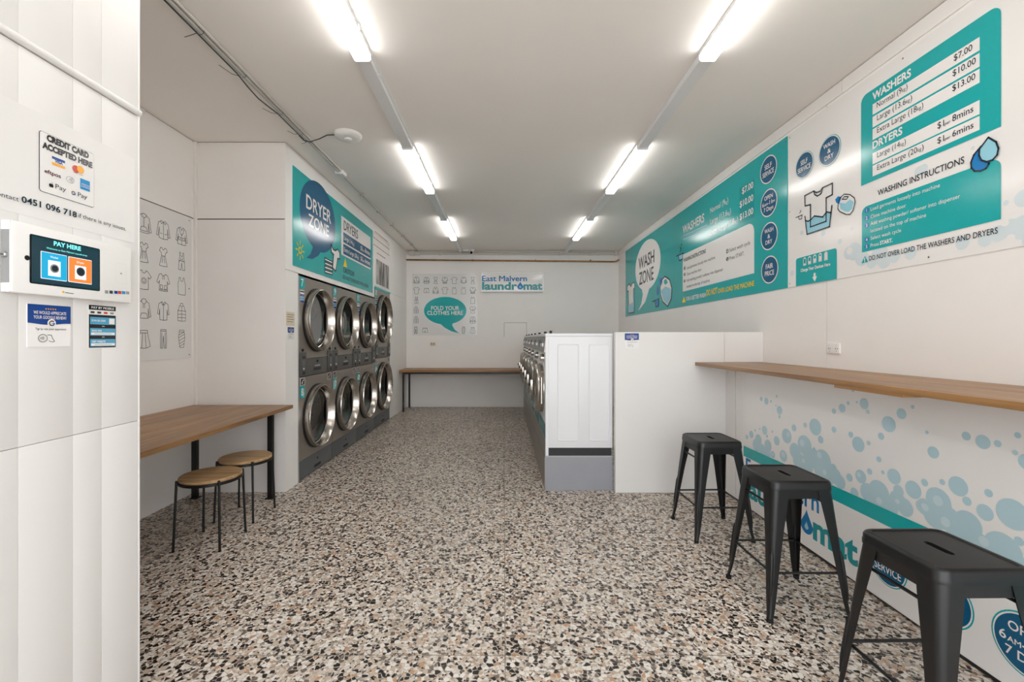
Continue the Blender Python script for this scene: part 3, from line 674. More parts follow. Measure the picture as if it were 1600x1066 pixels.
ex = ['nearest the folding table', 'second from the folding table', 'third from the folding table', 'tallest, farthest along the row']
for k, sp in enumerate(specs):
    d = dryer(*sp, k == 3); d.location = (XL+0.002, DY[k], 0); d.rotation_euler.z = PI/2
    tag(d, f'grey steel stacked dryer numbered {sp[6][0]} and {sp[6][1]}, {ex[k]}', 'dryer', 'stacked dryers along the left wall')

# ---- washers (local: x along the front, far to near; -y out of the front)
def washer():
    t = empty('washer', (0,0,0)); W, D = 0.678, 0.600
    pl = MB().box(0.001, 0.0, 0.0, W-0.001, D+0.0, 0.300).build('plinth', 'grey_plinth', t)
    MB().box(0.0, -0.002, 0.300, W, D, 0.309).build('plinth_trim', 'plinth_trim', pl)
    MB().box(0.001, -0.008, 0.002, W-0.001, -0.0005, 0.298).build('plinth_front', 'washer_steel', t)
    MB().box(0.012, 0.030, 0.3095, W-0.012, D-0.01, 0.380).build('base', 'dark_gap', t)
    MB().box(0.003, 0.026, 0.380, W-0.003, D, 1.377).build('body', 'white_enamel', t, bevel=0.004)
    # pressed side panels (both sides)
    for x_, s in ((W-0.003, 1), (0.003, -1)):
        for (a, b) in ((0.105, 0.300), (0.385, 0.575)):
            def rr(y0, y1, z0, z1, r_, x):
                pts = []
                for cy_, cz_, a0 in ((y1-r_, z1-r_, 0), (y0+r_, z1-r_, PI/2), (y0+r_, z0+r_, PI), (y1-r_, z0+r_, 1.5*PI)):
                    pts += [(x, cy_+r_*math.cos(a0+k*PI/10), cz_+r_*math.sin(a0+k*PI/10)) for k in range(6)]
                return pts
            MB().loft([rr(a, b, 0.440, 1.313, 0.02, x_), rr(a+0.004, b-0.004, 0.444, 1.309, 0.017, x_+s*0.004), rr(a+0.009, b-0.009, 0.449, 1.304, 0.013, x_+s*0.004), rr(a+0.012, b-0.012, 0.452, 1.301, 0.011, x_+s*0.0015)], False, True).build('side_panel', 'white_enamel', t)
    MB().box(0.0, 0.0, 0.3095, W, 0.0255, 0.575).build('lower_front', 'white_enamel', t, bevel=0.003)
    MB().box(0.0, 0.0, 0.577, W, 0.0255, 1.235).build('front', 'white_enamel', t, bevel=0.003)
    MB().box(0.004, -0.004, 0.311, W-0.004, -0.0002, 0.440).build('service_panel', 'washer_steel', t)
    MB().box(0.0, -0.003, 1.377, W, D, 1.405).build('lid', 'white_enamel', t, bevel=0.005)
    cp = MB().loft([[(x, 0.0255, 1.237), (x, -0.016, 1.237), (x, 0.002, 1.375), (x, 0.0255, 1.375)] for x in (0.0, W)]).build('control_panel', 'washer_steel', t)
    MB().box(0.10, -0.0145, 1.275, 0.22, -0.004, 1.345).build('display', 'dryer_control', cp)
    for k in range(4): MB().box(0.32+k*0.06, -0.020, 1.285, 0.36+k*0.06, -0.004, 1.315).build('button', 'aluminium', cp)
    # dispenser drawer and dial
    MB().box(0.06, -0.008, 1.125, 0.30, -0.0002, 1.225).build('soap_drawer', 'white_plastic', t, bevel=0.004)
    MB().lathe([(0.036, 0.0), (0.034, -0.030), (0.028, -0.036), (0.0005, -0.036)], (0.50, 0, 1.178), 'Y', 24).build('dial', 'chrome', t, smooth=40)
    # door
    cx, cz, r = W/2, 0.885, 0.235
    rg = MB().lathe([(r, 0.0), (r, -0.02), (r*0.985, -0.055), (r*0.95, -0.072), (r*0.88, -0.078), (r*0.80, -0.070), (r*0.74, -0.045), (r*0.70, -0.02)], (cx, 0, cz), 'Y', 56).build('door_ring', 'chrome', t, smooth=50)
    MB().lathe([(r*0.70, -0.022), (r*0.5, -0.04), (r*0.25, -0.052), (0.0005, -0.055)], (cx, 0, cz), 'Y', 40).build('door_glass', 'lens_dark', rg, smooth=60)
    h = MB().box(cx-r-0.012, -0.105, cz-0.055, cx-r+0.028, -0.05, cz+0.055).build('door_handle', 'chrome', rg, bevel=0.012)
    MB().box(cx-r-0.006, -0.120, cz-0.010, cx-r+0.016, -0.106, cz+0.022).build('handle_grip', 'black_plastic', h, bevel=0.005)
    hb = MB().tube([(cx+r+0.02, -0.03, cz-0.12), (cx+r+0.02, -0.03, cz+0.12)], 0.018, 10).build('hinge', 'chrome', rg, smooth=40)
    # stickers
    f = Face(t, -0.0005)
    f.rect(0.010, 0.445, W-0.10, 0.592, 'teal', 1, 'instruction_sticker'); f.rect(W-0.098, 0.445, W-0.012, 0.592, 'navy', 1, 'instruction_sticker')
    for k in range(4):
        u = 0.07+k*0.14; f.stroke([[(u, 0.47), (u, 0.55), (u+0.05, 0.57), (u+0.09, 0.55), (u+0.09, 0.47), (u, 0.47)], [(u+0.02, 0.49), (u+0.07, 0.49)]], 0.008, 'ink', 2, 'pictogram')
    for x_, y_ in ((W*0.5, 0.03),):
        k_ = MB().lathe([(0.014, 1.405), (0.014, 1.425), (0.0005, 1.428)], (x_, y_, 0), 'Z', 12).build('lid_knob', 'black_plastic', t)
    return t
w0 = washer(); WY0, WW = 3.89, 0.682
names = ['white front-loading washer nearest the partition, its blank side in full view', 'second front-loading washer from the partition, chrome door', 'third front-loading washer from the partition',
         'fourth front-loading washer from the partition', 'fifth front-loading washer from the partition', 'sixth front-loading washer, farthest back beside the bench']
for k in range(6):
    o = w0 if k == 0 else copy_tree(w0)
    o.location = (0.375, WY0+WW*(k+1)-0.002, 0); o.rotation_euler.z = -PI/2
    tag(o, names[k], 'washer', 'row of front-loading washers')
MB().lathe([(0.012, 1.405), (0.012, 1.430), (0.0005, 1.432)], (0.60, 0.055, 0), 'Z', 12).build('lid_knob', 'black_plastic', w0)
MB().box(0.6781, -0.001, 0.312, 0.6815, 0.0255, 1.376).build('end_strip', 'white_enamel', w0)

# ================================================================== SIGNS, POSTERS AND STICKERS
INK = 0.006
# ---- clothing line drawings in a unit box
def mirror(pl): return [[(-x, y) for x, y in p] for p in pl]
def both(pl): return pl + mirror(pl)
CL = {
 'jacket': both([[(0,.40),(.10,.46),(.16,.42),(.30,.34),(.42,-.30),(.33,-.34),(.25,.10),(.27,-.42),(0,-.46)], [(0,.40),(.12,.30),(.16,.42)], [(.08,-.20),(.2,-.18)]]) + [[(0,.40),(0,-.46)]],
 'coat': both([[(0,.28),(.08,.46),(.17,.42),(.30,.32),(.40,-.28),(.31,-.32),(.24,.06),(.28,-.46),(0,-.47)], [(.17,.42),(.10,.16),(0,.02)], [(.08,-.10),(.22,-.08),(.22,-.22),(.08,-.24),(.08,-.10)]]) + [[(0,.1),(0,-.47)], [(-.03,-.1),(.03,-.1)], [(-.03,-.25),(.03,-.25)]],
 'hoodie': both([[(0,.30),(.10,.34),(.14,.46),(.05,.50),(0,.50)], [(.14,.44),(.30,.34),(.42,-.32),(.32,-.35),(.25,.08),(.26,-.40),(0,-.42)], [(0,-.12),(.14,-.14),(.20,-.32),(0,-.33)]]) + [[(0,.30),(0,-.12)]],
 'dress': both([[(0,.34),(.10,.46),(.18,.44),(.24,.28),(.14,.22),(.11,.06),(.24,-.46),(0,-.48)], [(.11,.06),(0,.04)], [(.05,.02),(.08,-.30)]]),
 'overalls': both([[(.08,.46),(.14,.46),(.15,.16),(.18,.10),(.22,-.46),(.06,-.47),(0,-.08)], [(.08,.46),(.08,.28),(0,.26)], [(.08,.06),(.2,-.06)], [(.06,.2),(.06,.1),(0,.07)], [(.15,.02),(0,.0)]]),
 'tshirt': both([[(0,.32),(.08,.36),(.12,.46),(.24,.40),(.42,.18),(.32,.08),(.24,.16),(.25,-.44),(0,-.46)]]),
 'smiley_tshirt': both([[(0,.32),(.08,.36),(.12,.46),(.24,.40),(.42,.18),(.32,.08),(.24,.16),(.25,-.44),(0,-.46)], [(0,.1),(.1,.06),(.13,-.04),(.1,-.14),(0,-.18)], [(0,-.1),(.06,-.07)], [(.045,.02),(.055,-.01)]]),
 'pocket_top': both([[(0,.36),(.10,.40),(.12,.46),(.26,.40),(.40,.02),(.30,-.04),(.24,.10),(.26,-.40),(0,-.42)], [(.06,-.12),(.18,-.10),(.20,-.3),(.05,-.32),(.06,-.12)], [(.26,-.34),(0,-.36)], [(.04,.36),(.05,.18)]]),
 'tank': both([[(0,.24),(.07,.28),(.10,.44),(.17,.44),(.20,.22),(.26,.14),(.25,-.46),(0,-.48)]]),
 'hooded_top': both([[(0,.24),(.11,.32),(.13,.44),(.06,.50),(0,.50)], [(.13,.40),(.28,.30),(.40,-.34),(.31,-.38),(.24,.04),(.25,-.42),(0,-.44)], [(0,-.18),(.15,-.2),(.2,-.38)], [(.04,.22),(.04,.06)]]),
 'shirt': both([[(0,.34),(.09,.46),(.14,.42),(.28,.34),(.36,-.16),(.27,-.20),(.23,.08),(.22,-.46),(0,-.48)], [(0,.34),(.06,.28),(.14,.42)]]) + [[(0,.34),(0,-.48)]],
 'vest': both([[(0,.28),(.09,.34),(.08,.46),(0,.48)], [(.10,.36),(.18,.30),(.20,.14),(.27,.08),(.27,-.46),(0,-.48)], [(0,.08),(.25,.06)], [(0,-.10),(.27,-.12)], [(0,-.28),(.27,-.30)]]) + [[(0,.28),(0,-.48)]],
 'skirt': both([[(0,.40),(.20,.40),(.20,.28),(.36,-.36),(.18,-.44),(0,-.46)], [(0,.28),(.2,.28)], [(.07,.28),(.12,-.42)]]),
 'trousers': both([[(0,.46),(.16,.46),(.20,.0),(.18,-.48),(.05,-.48),(0,.14)], [(0,.38),(.16,.38)], [(.1,.3),(.12,-.44)]]),
 'pencil_skirt': both([[(0,.46),(.15,.46),(.22,.10),(.14,-.46),(0,-.48)], [(0,.36),(.16,.36)]]) + [[(-.18,.2),(.16,.36)], [(-.21,.05),(.2,.25)], [(-.20,-.12),(.22,.08)], [(-.18,-.28),(.19,-.10)], [(-.15,-.42),(.16,-.26)]],
 'sweater': both([[(0,.34),(.08,.40),(.12,.46),(.26,.36),(.40,-.24),(.30,-.30),(.22,.06),(.23,-.38),(0,-.40)], [(.23,-.30),(0,-.32)], [(0,.28),(.11,.38)]]),
 'shorts': both([[(0,.30),(.26,.30),(.34,-.30),(.06,-.34),(0,-.02)], [(0,.2),(.26,.2)]]),
}
def cloth(sg, kind, u, v, w_, h_, width, m_='line', layer=1):
    sg.stroke([[(u+x*w_, v+y*h_) for x, y in pl] for pl in CL[kind]], width, m_, layer, kind+'_drawing')
def drop(u, v, r, h, n=20):
    pts = []
    for k in range(n):
        a = -PI/2 + 2*PI*k/n; x, y = math.cos(a), math.sin(a)
        if y > 0: f = (1-y)**0.9; pts.append((u + r*x*(0.35*f+0.65*(1-y)), v + h*y))
        else: pts.append((u+r*x, v+r*y))
    return pts
def tail(sg, pts, m_, layer): sg.ppoly(pts, m_, layer, 'bubble_tail')

# ---- big washer sign on the right wall
A = (960, 200, 3.554)
sg = Sign('wash_zone_sign', 'right', XR, (8.12, 1.765, 3.492, 2.985), 'teal', 0.005); sg.z = A
tag(sg.root, 'long teal sign with white WASH ZONE bubble and washer prices on the right wall', 'sign')
u0, u1 = sg.P(112, 0)[0], sg.P(250, 0)[0]; uc, vc = sg.P(181, 762)
rv = 138/A[2]*sg.depth(181)/F
sg.disc(uc, vc, (u1-u0)/2, rv, 'print_white', 1, 'speech_bubble', 48)
tail(sg, [(150, 880), (202, 850), (190, 905), (172, 965), (133, 1017), (150, 975), (158, 925)], 'print_white', 1)
sg.text('WASH', (135, 785), (222, 748), 62, 'ink', 2, bold=0.012); sg.text('ZONE', (138, 868), (218, 846), 66, 'ink', 2, bold=0.012)
# shirt in a tub, detergent bottle, drop and cup
sg.ppoly([(72, 880), (84, 866), (93, 880), (101, 860), (113, 858), (113, 890), (107, 895), (108, 975), (80, 985), (79, 905), (72, 908)], 'print_white', 2, 'shirt_drawing')
sg.pstroke([[(72, 880), (84, 866), (93, 882), (101, 862), (113, 858), (113, 890), (107, 895), (108, 975), (80, 985), (79, 905), (72, 908), (72, 880)]], 0.018, 'ink', 3, 'shirt_outline')
sg.ppoly([(76, 985), (110, 965), (110, 1024), (79, 1030)], 'sky', 3, 'tub_drawing'); sg.pstroke([[(76, 975), (79, 1030), (110, 1024), (112, 962)]], 0.018, 'ink', 4, 'tub_outline')
pb = [(258, 850), (282, 825), (306, 842), (320, 890), (316, 950), (296, 990), (270, 965), (258, 930), (256, 890)]
sg.ppoly(pb, 'print_white', 2, 'bottle_drawing'); sg.pstroke([pb + [pb[0]]], 0.016, 'ink', 4, 'bottle_outline')
sg.ppoly([(258, 905), (285, 880), (316, 895), (312, 945), (296, 980), (272, 955)], 'sky', 3, 'bottle_liquid'); sg.ppoly([(248, 835), (268, 832), (266, 862), (255, 885)], 'blue', 3, 'bottle_cap')
sg.ppoly([(276, 848), (288, 838), (298, 858), (286, 872), (276, 862)], 'teal', 4, 'bottle_grip')
sg.poly(drop(*sg.P(241, 912), 0.05, 0.13), 'blue', 2, 'drop_drawing')
sg.ppoly([(226, 958), (247, 950), (246, 990), (230, 994)], 'blue', 2, 'cup_drawing'); sg.pstroke([[(211, 964), (247, 950)], [(226, 958), (230, 994), (246, 990), (247, 945)]], 0.014, 'ink', 3, 'cup_outline')
sg.ppoly([(357, 712), (382, 700), (379, 728), (362, 736)], 'sky', 2, 'cup_drawing'); sg.pstroke([[(345, 712), (384, 695)], [(357, 712), (362, 736), (379, 728), (382, 690)], [(365, 690), (371, 670), (366, 662)], [(372, 652), (376, 642)]], 0.012, 'ink', 3, 'cup_outline')
# prices
sg.text('WASHERS', (380, 580), (500, 531), 42, 'print_white', bold=0.02)
sg.pstroke([[(383, 600), (514, 540)], [(383, 620), (458, 590)]], 0.012, 'sky', 2, 'fine_print')
a, b, c = sg.P(695, 520), sg.P(777, 495), sg.P(777, 285)
sg.rect(a[0], b[1], b[0], c[1], 'teal_deep', 1, 'price_panel')
for (lab, p0, p1, pr, q0, q1) in (([('Normal (9', 1), ('kg', .62), (')', 1)], (533, 466), (633, 424), '$7.00', (710, 362), (772, 336)), ([('Large (13.6', 1), ('kg', .62), (')', 1)], (533, 528), (648, 484), '$10.00', (697, 437), (772, 408)), ([('Extra Large (18', 1), ('kg', .62), (')', 1)], (533, 590), (688, 530), '$13.00', (697, 508), (772, 480))):
    sg.text(lab, p0, p1, 29, 'print_white'); sg.text(pr, q0, q1, 33, 'print_white', bold=0.012)
a, b, c, d = sg.P(380, 912), sg.P(777, 803), sg.P(777, 530), sg.P(380, 697)
sg.rect(a[0], (a[1]+b[1])/2, b[0], (c[1]+d[1])/2, 'print_white', 1, 'instruction_box', 0.09, 'c')
sg.text('WASHING INSTRUCTIONS', (385, 745), (508, 694), 19, 'ink', 2, bold=0.02)
for s_, p0, p1, nb in (('Load garments loosely into machine', (402, 785), (560, 727), '1'), ('Close machine door', (402, 820), (485, 793), '2'), ('Add washing powder/ softener into dispenser', (402, 857), (605, 790), '3'), ('located on the top of machine', (402, 890), (530, 852), None), ('Select wash cycle', (640, 690), (755, 646), '4'), ('Press START.', (640, 734), (722, 706), '5')):
    big = p0[0] > 600
    sg.text(s_, p0, p1, 20 if big else 15, 'ink_soft', 2)
    if nb:
        x_ = p0[0]-12; sg.pdisc(x_, p0[1]-6, 13 if big else 11, 'ink', 2, 'number_dot', 16)
        u, v = sg.P(x_, p0[1]-6); sg.text_uv(nb, u, v-0.022, None, 0.045, 'print_white', 3, 'lettering', 0, 'c')
sg.ppoly([(377, 972), (387, 935), (397, 968)], 'yellow', 2, 'warning_triangle')
sg.text('FOR A BETTER WASH', (400, 962), (508, 936), 21, 'print_white', bold=0.02); sg.text('DO NOT', (512, 934), (573, 919), 32, 'yellow', bold=0.025); sg.text('OVER LOAD THE MACHINE', (577, 920), (778, 874), 24, 'yellow', bold=0.02)
for (x_, y_, ln) in ((856, 231, (('SELF', 0.85), ('SERVICE', 1.35))), (858, 416, (('OPEN', 1.0), ([('6', 1), ('AM', .6), ('-11', 1), ('PM', .6)], 1.5), ('7 Days', 1.15))), (860, 601, (('WASH', 1.05), ('&', 0.3), ('DRY', 0.8))), (863, 787, (('FAIR', 0.85), ('PRICE', 1.1)))):
    u, v = sg.P(x_, y_); sg.badge(u, v, 0.118, ln)
for (u, v) in ((0.03, 0.03), (0.03, 1.19), (2.3, 0.03), (2.3, 1.19), (4.6, 0.03), (4.6, 1.19)): sg.disc(u, v, 0.006, 0.006, 'lock_steel', 2, 'screw', 10)
sg.rect(2.309, 0, 2.3115, sg.h, 'teal_deep', 1, 'sheet_seam')

# ---- price list sign nearer on the right wall
B = (1220, 0, 4.2105); C_ = (1220, 180, 3.947)
sg = Sign('price_list_sign', 'right', XR, (3.478, 1.765, 1.08, 2.985), 'print_white', 0.005); sg.z = C_
tag(sg.root, 'white and teal sign listing washer and dryer prices above the bar', 'sign')
for (x_, y_, r_) in ((455, 840, 55), (420, 850, 40), (500, 880, 50), (560, 905, 40), (640, 900, 45), (700, 870, 40), (1500, 510, 52), (1500, 690, 75), (1420, 700, 60), (1340, 730, 50), (1260, 770, 40), (1560, 760, 60), (365, 780, 16), (130, 725, 14), (262, 728, 18), (1390, 540, 16), (880, 330, 28), (850, 345, 26), (1185, 203, 11), (70, 975, 18), (440, 700, 10), (610, 860, 60), (800, 850, 40), (1120, 790, 40)):
    sg.pdisc(x_, y_, r_, 'paler', 1, 'bubble')
for (x_, y_, r_) in ((425, 838, 22), (490, 672, 18), (1385, 665, 22), (1420, 760, 26)): sg.pdisc(x_, y_, r_, 'print_white', 2, 'bubble_shine')
sg.z = B
a, d = sg.P(530, 640), None
tl, tr, br = sg.P(534, 625), sg.P(1440, 62), sg.P(1452, 832)
sg.rect(sg.P(530, 0)[0], br[1], br[0], (tl[1]+sg.P(1440, 45)[1])/2, 'teal', 2, 'price_box', 0.045, 'cd')
sg.text('WASHERS', (606, 656), (860, 507), 47, 'print_white', 3, bold=0.03)
L0, R0 = sg.P(607, 0)[0], sg.P(1312, 0)[0]
def row(yt, yb): # on the right edge x=1312
    return sg.P(1312, yb)[1], sg.P(1312, yt)[1]
for (yt, yb) in ((242, 330), (347, 437), (452, 543), (657, 750), (762, 853)):
    v0, v1 = row(yt, yb); sg.rect(L0, v0, R0, v1, 'print_white', 3, 'price_row')
for (lab, p0, p1, pr, q0, q1) in (([('Normal (9', 1), ('kg', .62), (')', 1)], (635, 707), (838, 590), '$7.00', (1143, 400), (1265, 332)), ([('Large (13.6', 1), ('kg', .62), (')', 1)], (637, 790), (868, 664), '$10.00', (1135, 500), (1288, 420)), ([('Extra Large (18', 1), ('kg', .62), (')', 1)], (637, 872), (942, 714), '$13.00', (1133, 600), (1285, 522)), (None, 0, 0, [('$1', 1), ('per', .5), (' 8mins', 1)], (1035, 845), (1272, 738))):
    if lab: sg.text(lab, p0, p1, 36, 'ink', 4)
    sg.text(pr, q0, q1, 40, 'ink', 4, bold=0.006)
sg.text('DRYERS', (607, 982), (803, 880), 45, 'print_white', 3, bold=0.03)
sg.z = C_
sg.text([('Large (14', 1), ('kg', .62), (')', 1)], (598, 260), (775, 180), 32, 'ink', 4); sg.text([('Extra Large (20', 1), ('kg', .62), (')', 1)], (598, 338), (885, 214), 32, 'ink', 4)
sg.text([('$1', 1), ('per', .5), (' 6mins', 1)], (970, 172), (1193, 82), 36, 'ink', 4, bold=0.006)
a, b, c, d = sg.P(502, 845), sg.P(1360, 645), sg.P(1350, 268), sg.P(506, 566)
sg.rect(a[0], (a[1]+b[1])/2, b[0], (c[1]+d[1])/2, 'teal', 2, 'instruction_box', 0.04, 'cd')
sg.text('WASHING INSTRUCTIONS', (600, 492), (1135, 302), 34, 'ink', 3, bold=0.008)
for s_, p0, p1, nb in (('Load garments loosely into machine', (557, 590), (985, 444), '1'), ('Close machine door', (557, 637), (775, 568), '2'), ('Add washing powder/ softener into dispenser', (557, 682), (1110, 508), '3'), ('located on the top of machine', (557, 725), (900, 626), None), ('Select wash cycle', (557, 770), (745, 720), '4')):
    sg.text(s_, p0, p1, 21, 'print_white', 3)
    if nb:
        sg.pdisc(533, p0[1]-2, 16, 'logo_blue', 3, 'number_dot', 18); u, v = sg.P(533, p0[1]-2); sg.text_uv(nb, u, v-0.010, None, 0.020, 'print_white', 4, 'lettering', 0.01, 'c')
sg.text('Press', (557, 815), (608, 802), 21, 'print_white', 3); sg.text('START.', (614, 801), (692, 781), 22, 'print_white', 3, bold=0.03)
sg.pdisc(533, 811, 16, 'logo_blue', 3, 'number_dot', 18); u, v = sg.P(533, 811); sg.text_uv('5', u, v-0.010, None, 0.020, 'print_white', 4, 'lettering', 0.01, 'c')
sg.ppoly([(501, 914), (521, 868), (541, 905)], 'teal', 3, 'warning_triangle'); sg.pstroke([[(521, 882), (521, 897)], [(521, 902), (521, 905)]], 0.006, 'print_white', 4, 'exclamation')
sg.text('DO NOT OVER LOAD THE WASHERS AND DRYERS', (547, 896), (1342, 731), 28, 'ink', 3, bold=0.006)
for (x_, y_, r_, ln) in ((147, 308, 0.100, (('SELF', 0.75), ('SERVICE', 1.4))), (302, 219, 0.104, (('WASH', 1.05), ('&', 0.3), ('DRY', 0.8)))):
    u, v = sg.P(x_, y_); sg.badge(u, v, r_, ln, 'teal', 2, ((1.0, 'teal'), (0.965, 'print_white'), (0.90, 'navy')))
shirt = [(150, 497), (205, 468), (212, 490), (228, 499), (250, 484), (262, 447), (320, 420), (320, 490), (282, 510), (282, 655), (185, 690), (185, 552), (152, 560)]
sg.ppoly([(155, 650), (172, 655), (190, 643), (210, 622), (235, 625), (262, 628), (285, 597), (313, 602), (303, 688), (165, 735)], 'sky', 2, 'tub_water')
sg.pstroke([shirt + [shirt[0]], [(208, 470), (222, 478), (244, 470), (258, 450)]], 0.010, 'ink', 3, 'shirt_outline')
sg.pstroke([[(152, 625), (165, 735), (303, 688), (318, 557)], [(155, 650), (172, 655), (190, 643), (210, 622), (235, 625), (262, 628), (285, 597), (313, 602)]], 0.010, 'ink', 4, 'tub_outline')
bot = [(368, 510), (395, 487), (430, 490), (458, 512), (462, 535), (448, 590), (430, 612), (405, 612), (368, 595), (355, 578), (357, 545)]
sg.ppoly(bot, 'print_white', 2, 'bottle_drawing'); sg.ppoly([(365, 540), (400, 545), (430, 520), (452, 535), (442, 580), (420, 598), (395, 592), (370, 578)], 'sky', 3, 'bottle_liquid')
sg.pstroke([bot + [bot[0]], [(382, 520), (395, 503), (420, 503), (410, 518), (382, 520)]], 0.006, 'ink', 4, 'bottle_outline'); sg.ppoly([(338, 520), (355, 500), (378, 505), (362, 548), (345, 540)], 'blue', 3, 'bottle_cap')
sg.pstroke([[(95, 632), (135, 615)], [(110, 626), (115, 643), (130, 640), (133, 617)], [(118, 605), (126, 595), (122, 588)]], 0.005, 'ink', 3, 'cup_outline')
dk = [(1240, 192), (1250, 240), (1285, 280), (1288, 300), (1270, 328), (1235, 345), (1200, 345), (1180, 325), (1178, 290), (1195, 245)]
lt = [(1287, 137), (1335, 165), (1350, 205), (1342, 245), (1315, 275), (1275, 288), (1245, 278), (1230, 250), (1232, 210)]
sg.ppoly(dk, 'blue', 3, 'drop_drawing'); sg.pstroke([dk + [dk[0]]], 0.008, 'ink', 4, 'drop_outline'); sg.ppoly(lt, 'sky', 5, 'drop_drawing'); sg.pstroke([lt + [lt[0]]], 0.008, 'ink', 6, 'drop_outline')
a, b, c = sg.P(95, 1048), sg.P(347, 1003), sg.P(347, 818)
sg.rect(a[0], 0.001, b[0], c[1], 'teal', 2, 'charging_box', 0.02, 'cd')
for k, (x_, y_) in enumerate(((150, 905), (180, 897), (212, 888), (246, 879), (281, 871))):
    u, v = sg.P(x_, y_); sg.stroke([[(u-.014, v-.025), (u+.014, v-.025), (u+.014, v+.025), (u-.014, v+.025), (u-.014, v-.025)], [(u-.006, v+.031), (u+.006, v+.031)]], 0.005, 'print_white', 3, 'battery_outline')
    sg.rect(u-.010, v-.021, u+.010, v-.021+0.0085*(k+1), 'print_white', 3, 'battery_level')
sg.text('Charge Your Devices Here', (125, 967), (308, 928), 18, 'print_white', 3, bold=0.03)
sg.ppoly([(205, 975), (217, 972), (217, 995), (226, 993), (212, 1026), (197, 1000), (205, 998)], 'print_white', 3, 'arrow')
for (u, v) in ((0.02, 0.03), (0.02, 0.6), (0.02, 1.19), (1.15, 0.03), (1.0, 1.19), (2.3, 0.03), (2.3, 1.19)): sg.disc(u, v, 0.005, 0.005, 'lock_steel', 2, 'screw', 10)

# ---- dryer sign
D_ = (440, 230, 4.262)
sg = Sign('dryer_zone_sign', 'left', XL, (3.977, 2.03, 6.40, 2.945), 'teal', 0.005); sg.z = D_
tag(sg.root, 'teal sign with navy DRYER ZONE bubble above the stacked dryers', 'sign')
uc, vc = sg.P(233, 455); u0, u1 = sg.P(120, 0)[0], sg.P(357, 0)[0]
sg.disc((u0+u1)/2, vc-0.005, (u1-u0)/2, 0.357, 'navy', 1, 'speech_bubble', 48)
tail(sg, [(207, 600), (285, 648), (270, 680), (245, 722), (205, 746), (163, 738), (193, 712), (207, 670)], 'navy', 1)
sg.text('DRYER', (163, 402), (328, 512), 92, 'print_white', 2, bold=0.012); sg.text('ZONE', (178, 525), (314, 592), 78, 'print_white', 2, bold=0.012)
u, v = sg.P(122, 688); sg.disc(u, v, 0.036, 0.036, 'yellow', 2, 'sun', 20); sg.disc(u, v, 0.02, 0.02, 'teal', 3, 'sun', 16)
for k in range(8): sg.stroke([[(u+.055*math.cos(k*PI/4), v+.055*math.sin(k*PI/4)), (u+.085*math.cos(k*PI/4), v+.085*math.sin(k*PI/4))]], 0.014, 'yellow', 2, 'sun_ray')
sh = [(328, 650), (342, 682), (356, 690), (370, 680), (384, 700), (384, 745), (371, 742), (358, 825), (338, 805), (345, 715), (330, 700)]
sg.ppoly(sh, 'print_white', 3, 'shirt_drawing'); sg.pstroke([sh + [sh[0]]], 0.016, 'ink', 4, 'shirt_outline')
for k in range(4): sg.ppoly([(286, 737+k*27), (335, 762+k*24), (338, 778+k*24), (288, 754+k*27)], 'print_white', 2, 'towel_drawing'); sg.pstroke([[(286, 737+k*27), (335, 762+k*24), (338, 778+k*24), (288, 754+k*27), (286, 737+k*27)]], 0.011, 'ink', 3, 'towel_outline')
U0, U1 = sg.P(397, 0)[0], sg.P(592, 0)[0]
va, vb = sg.P(397, 455)[1], sg.P(397, 715)[1]
sg.rect(U0, vb, U1, va, 'print_white', 1, 'price_box'); sg.text('DRYERS', (413, 556), (507, 606), 62, 'ink', 2, bold=0.012)
r1, r2 = (sg.P(410, 632)[1], sg.P(410, 565)[1]), (sg.P(410, 710)[1], sg.P(410, 643)[1])
for r_ in (r1, r2): sg.rect(sg.P(410, 0)[0], r_[0], U1, r_[1], 'navy', 2, 'price_row')
hh = r1[1]-r1[0]
for r_, s_, pr, e in ((r1, [('Large (14', 1), ('kg', .62), (')', 1)], [('$1', 1), ('per', .55), (' 8mins', 1)], 482), (r2, [('Extra Large (20', 1), ('kg', .62), (')', 1)], [('$1', 1), ('per', .55), (' 6mins', 1)], 512)):
    a = sg.P(415, 0)[0]; sg.text_uv(s_, a, r_[0]+hh*0.3, sg.P(e, 0)[0]-a, hh*0.42, 'print_white', 3, bold=0.01)
    a = sg.P(525, 0)[0]; sg.text_uv(pr, a, r_[0]+hh*0.28, sg.P(587, 0)[0]-a, hh*0.48, 'print_white', 3, bold=0.01)
sg.ppoly([(410, 795), (423, 738), (435, 800)], 'yellow', 2, 'warning_triangle')
sg.text('CAUTION!', (409, 834), (482, 861), 34, 'ink', 2, bold=0.01); sg.text('DO NOT OVERLOAD THE DRYERS', (407, 876), (577, 938), 25, 'ink', 2)

# ---- notice above the tall dryer
sg = Sign('dryer_notice', 'left', XL+0.0015, (6.43, 2.165, 7.34, 2.95), 'print_white', 0.004); sg.z = D_
tag(sg.root, 'white notice with red lines of text and a dark photograph beside the dryer sign', 'notice')
random.seed(3)
for k, (p0, p1) in enumerate((((622, 565), (708, 630)), ((610, 600), (718, 680)), ((612, 655), (718, 716)), ((635, 705), (692, 742)))):
    a, b = sg.P(*p0), sg.P(*p1); vv = (a[1]+b[1])/2; x = a[0]; segs = []
    while x < b[0]: l = random.uniform(.03, .09); segs.append([(x, vv), (min(x+l, b[0]), vv)]); x += l+0.025
    sg.stroke(segs, 0.013, 'redtext', 1, 'fine_print')
sg.rect(0.13, 0.02, 0.86, 0.40, 'photo_print', 1, 'photograph')

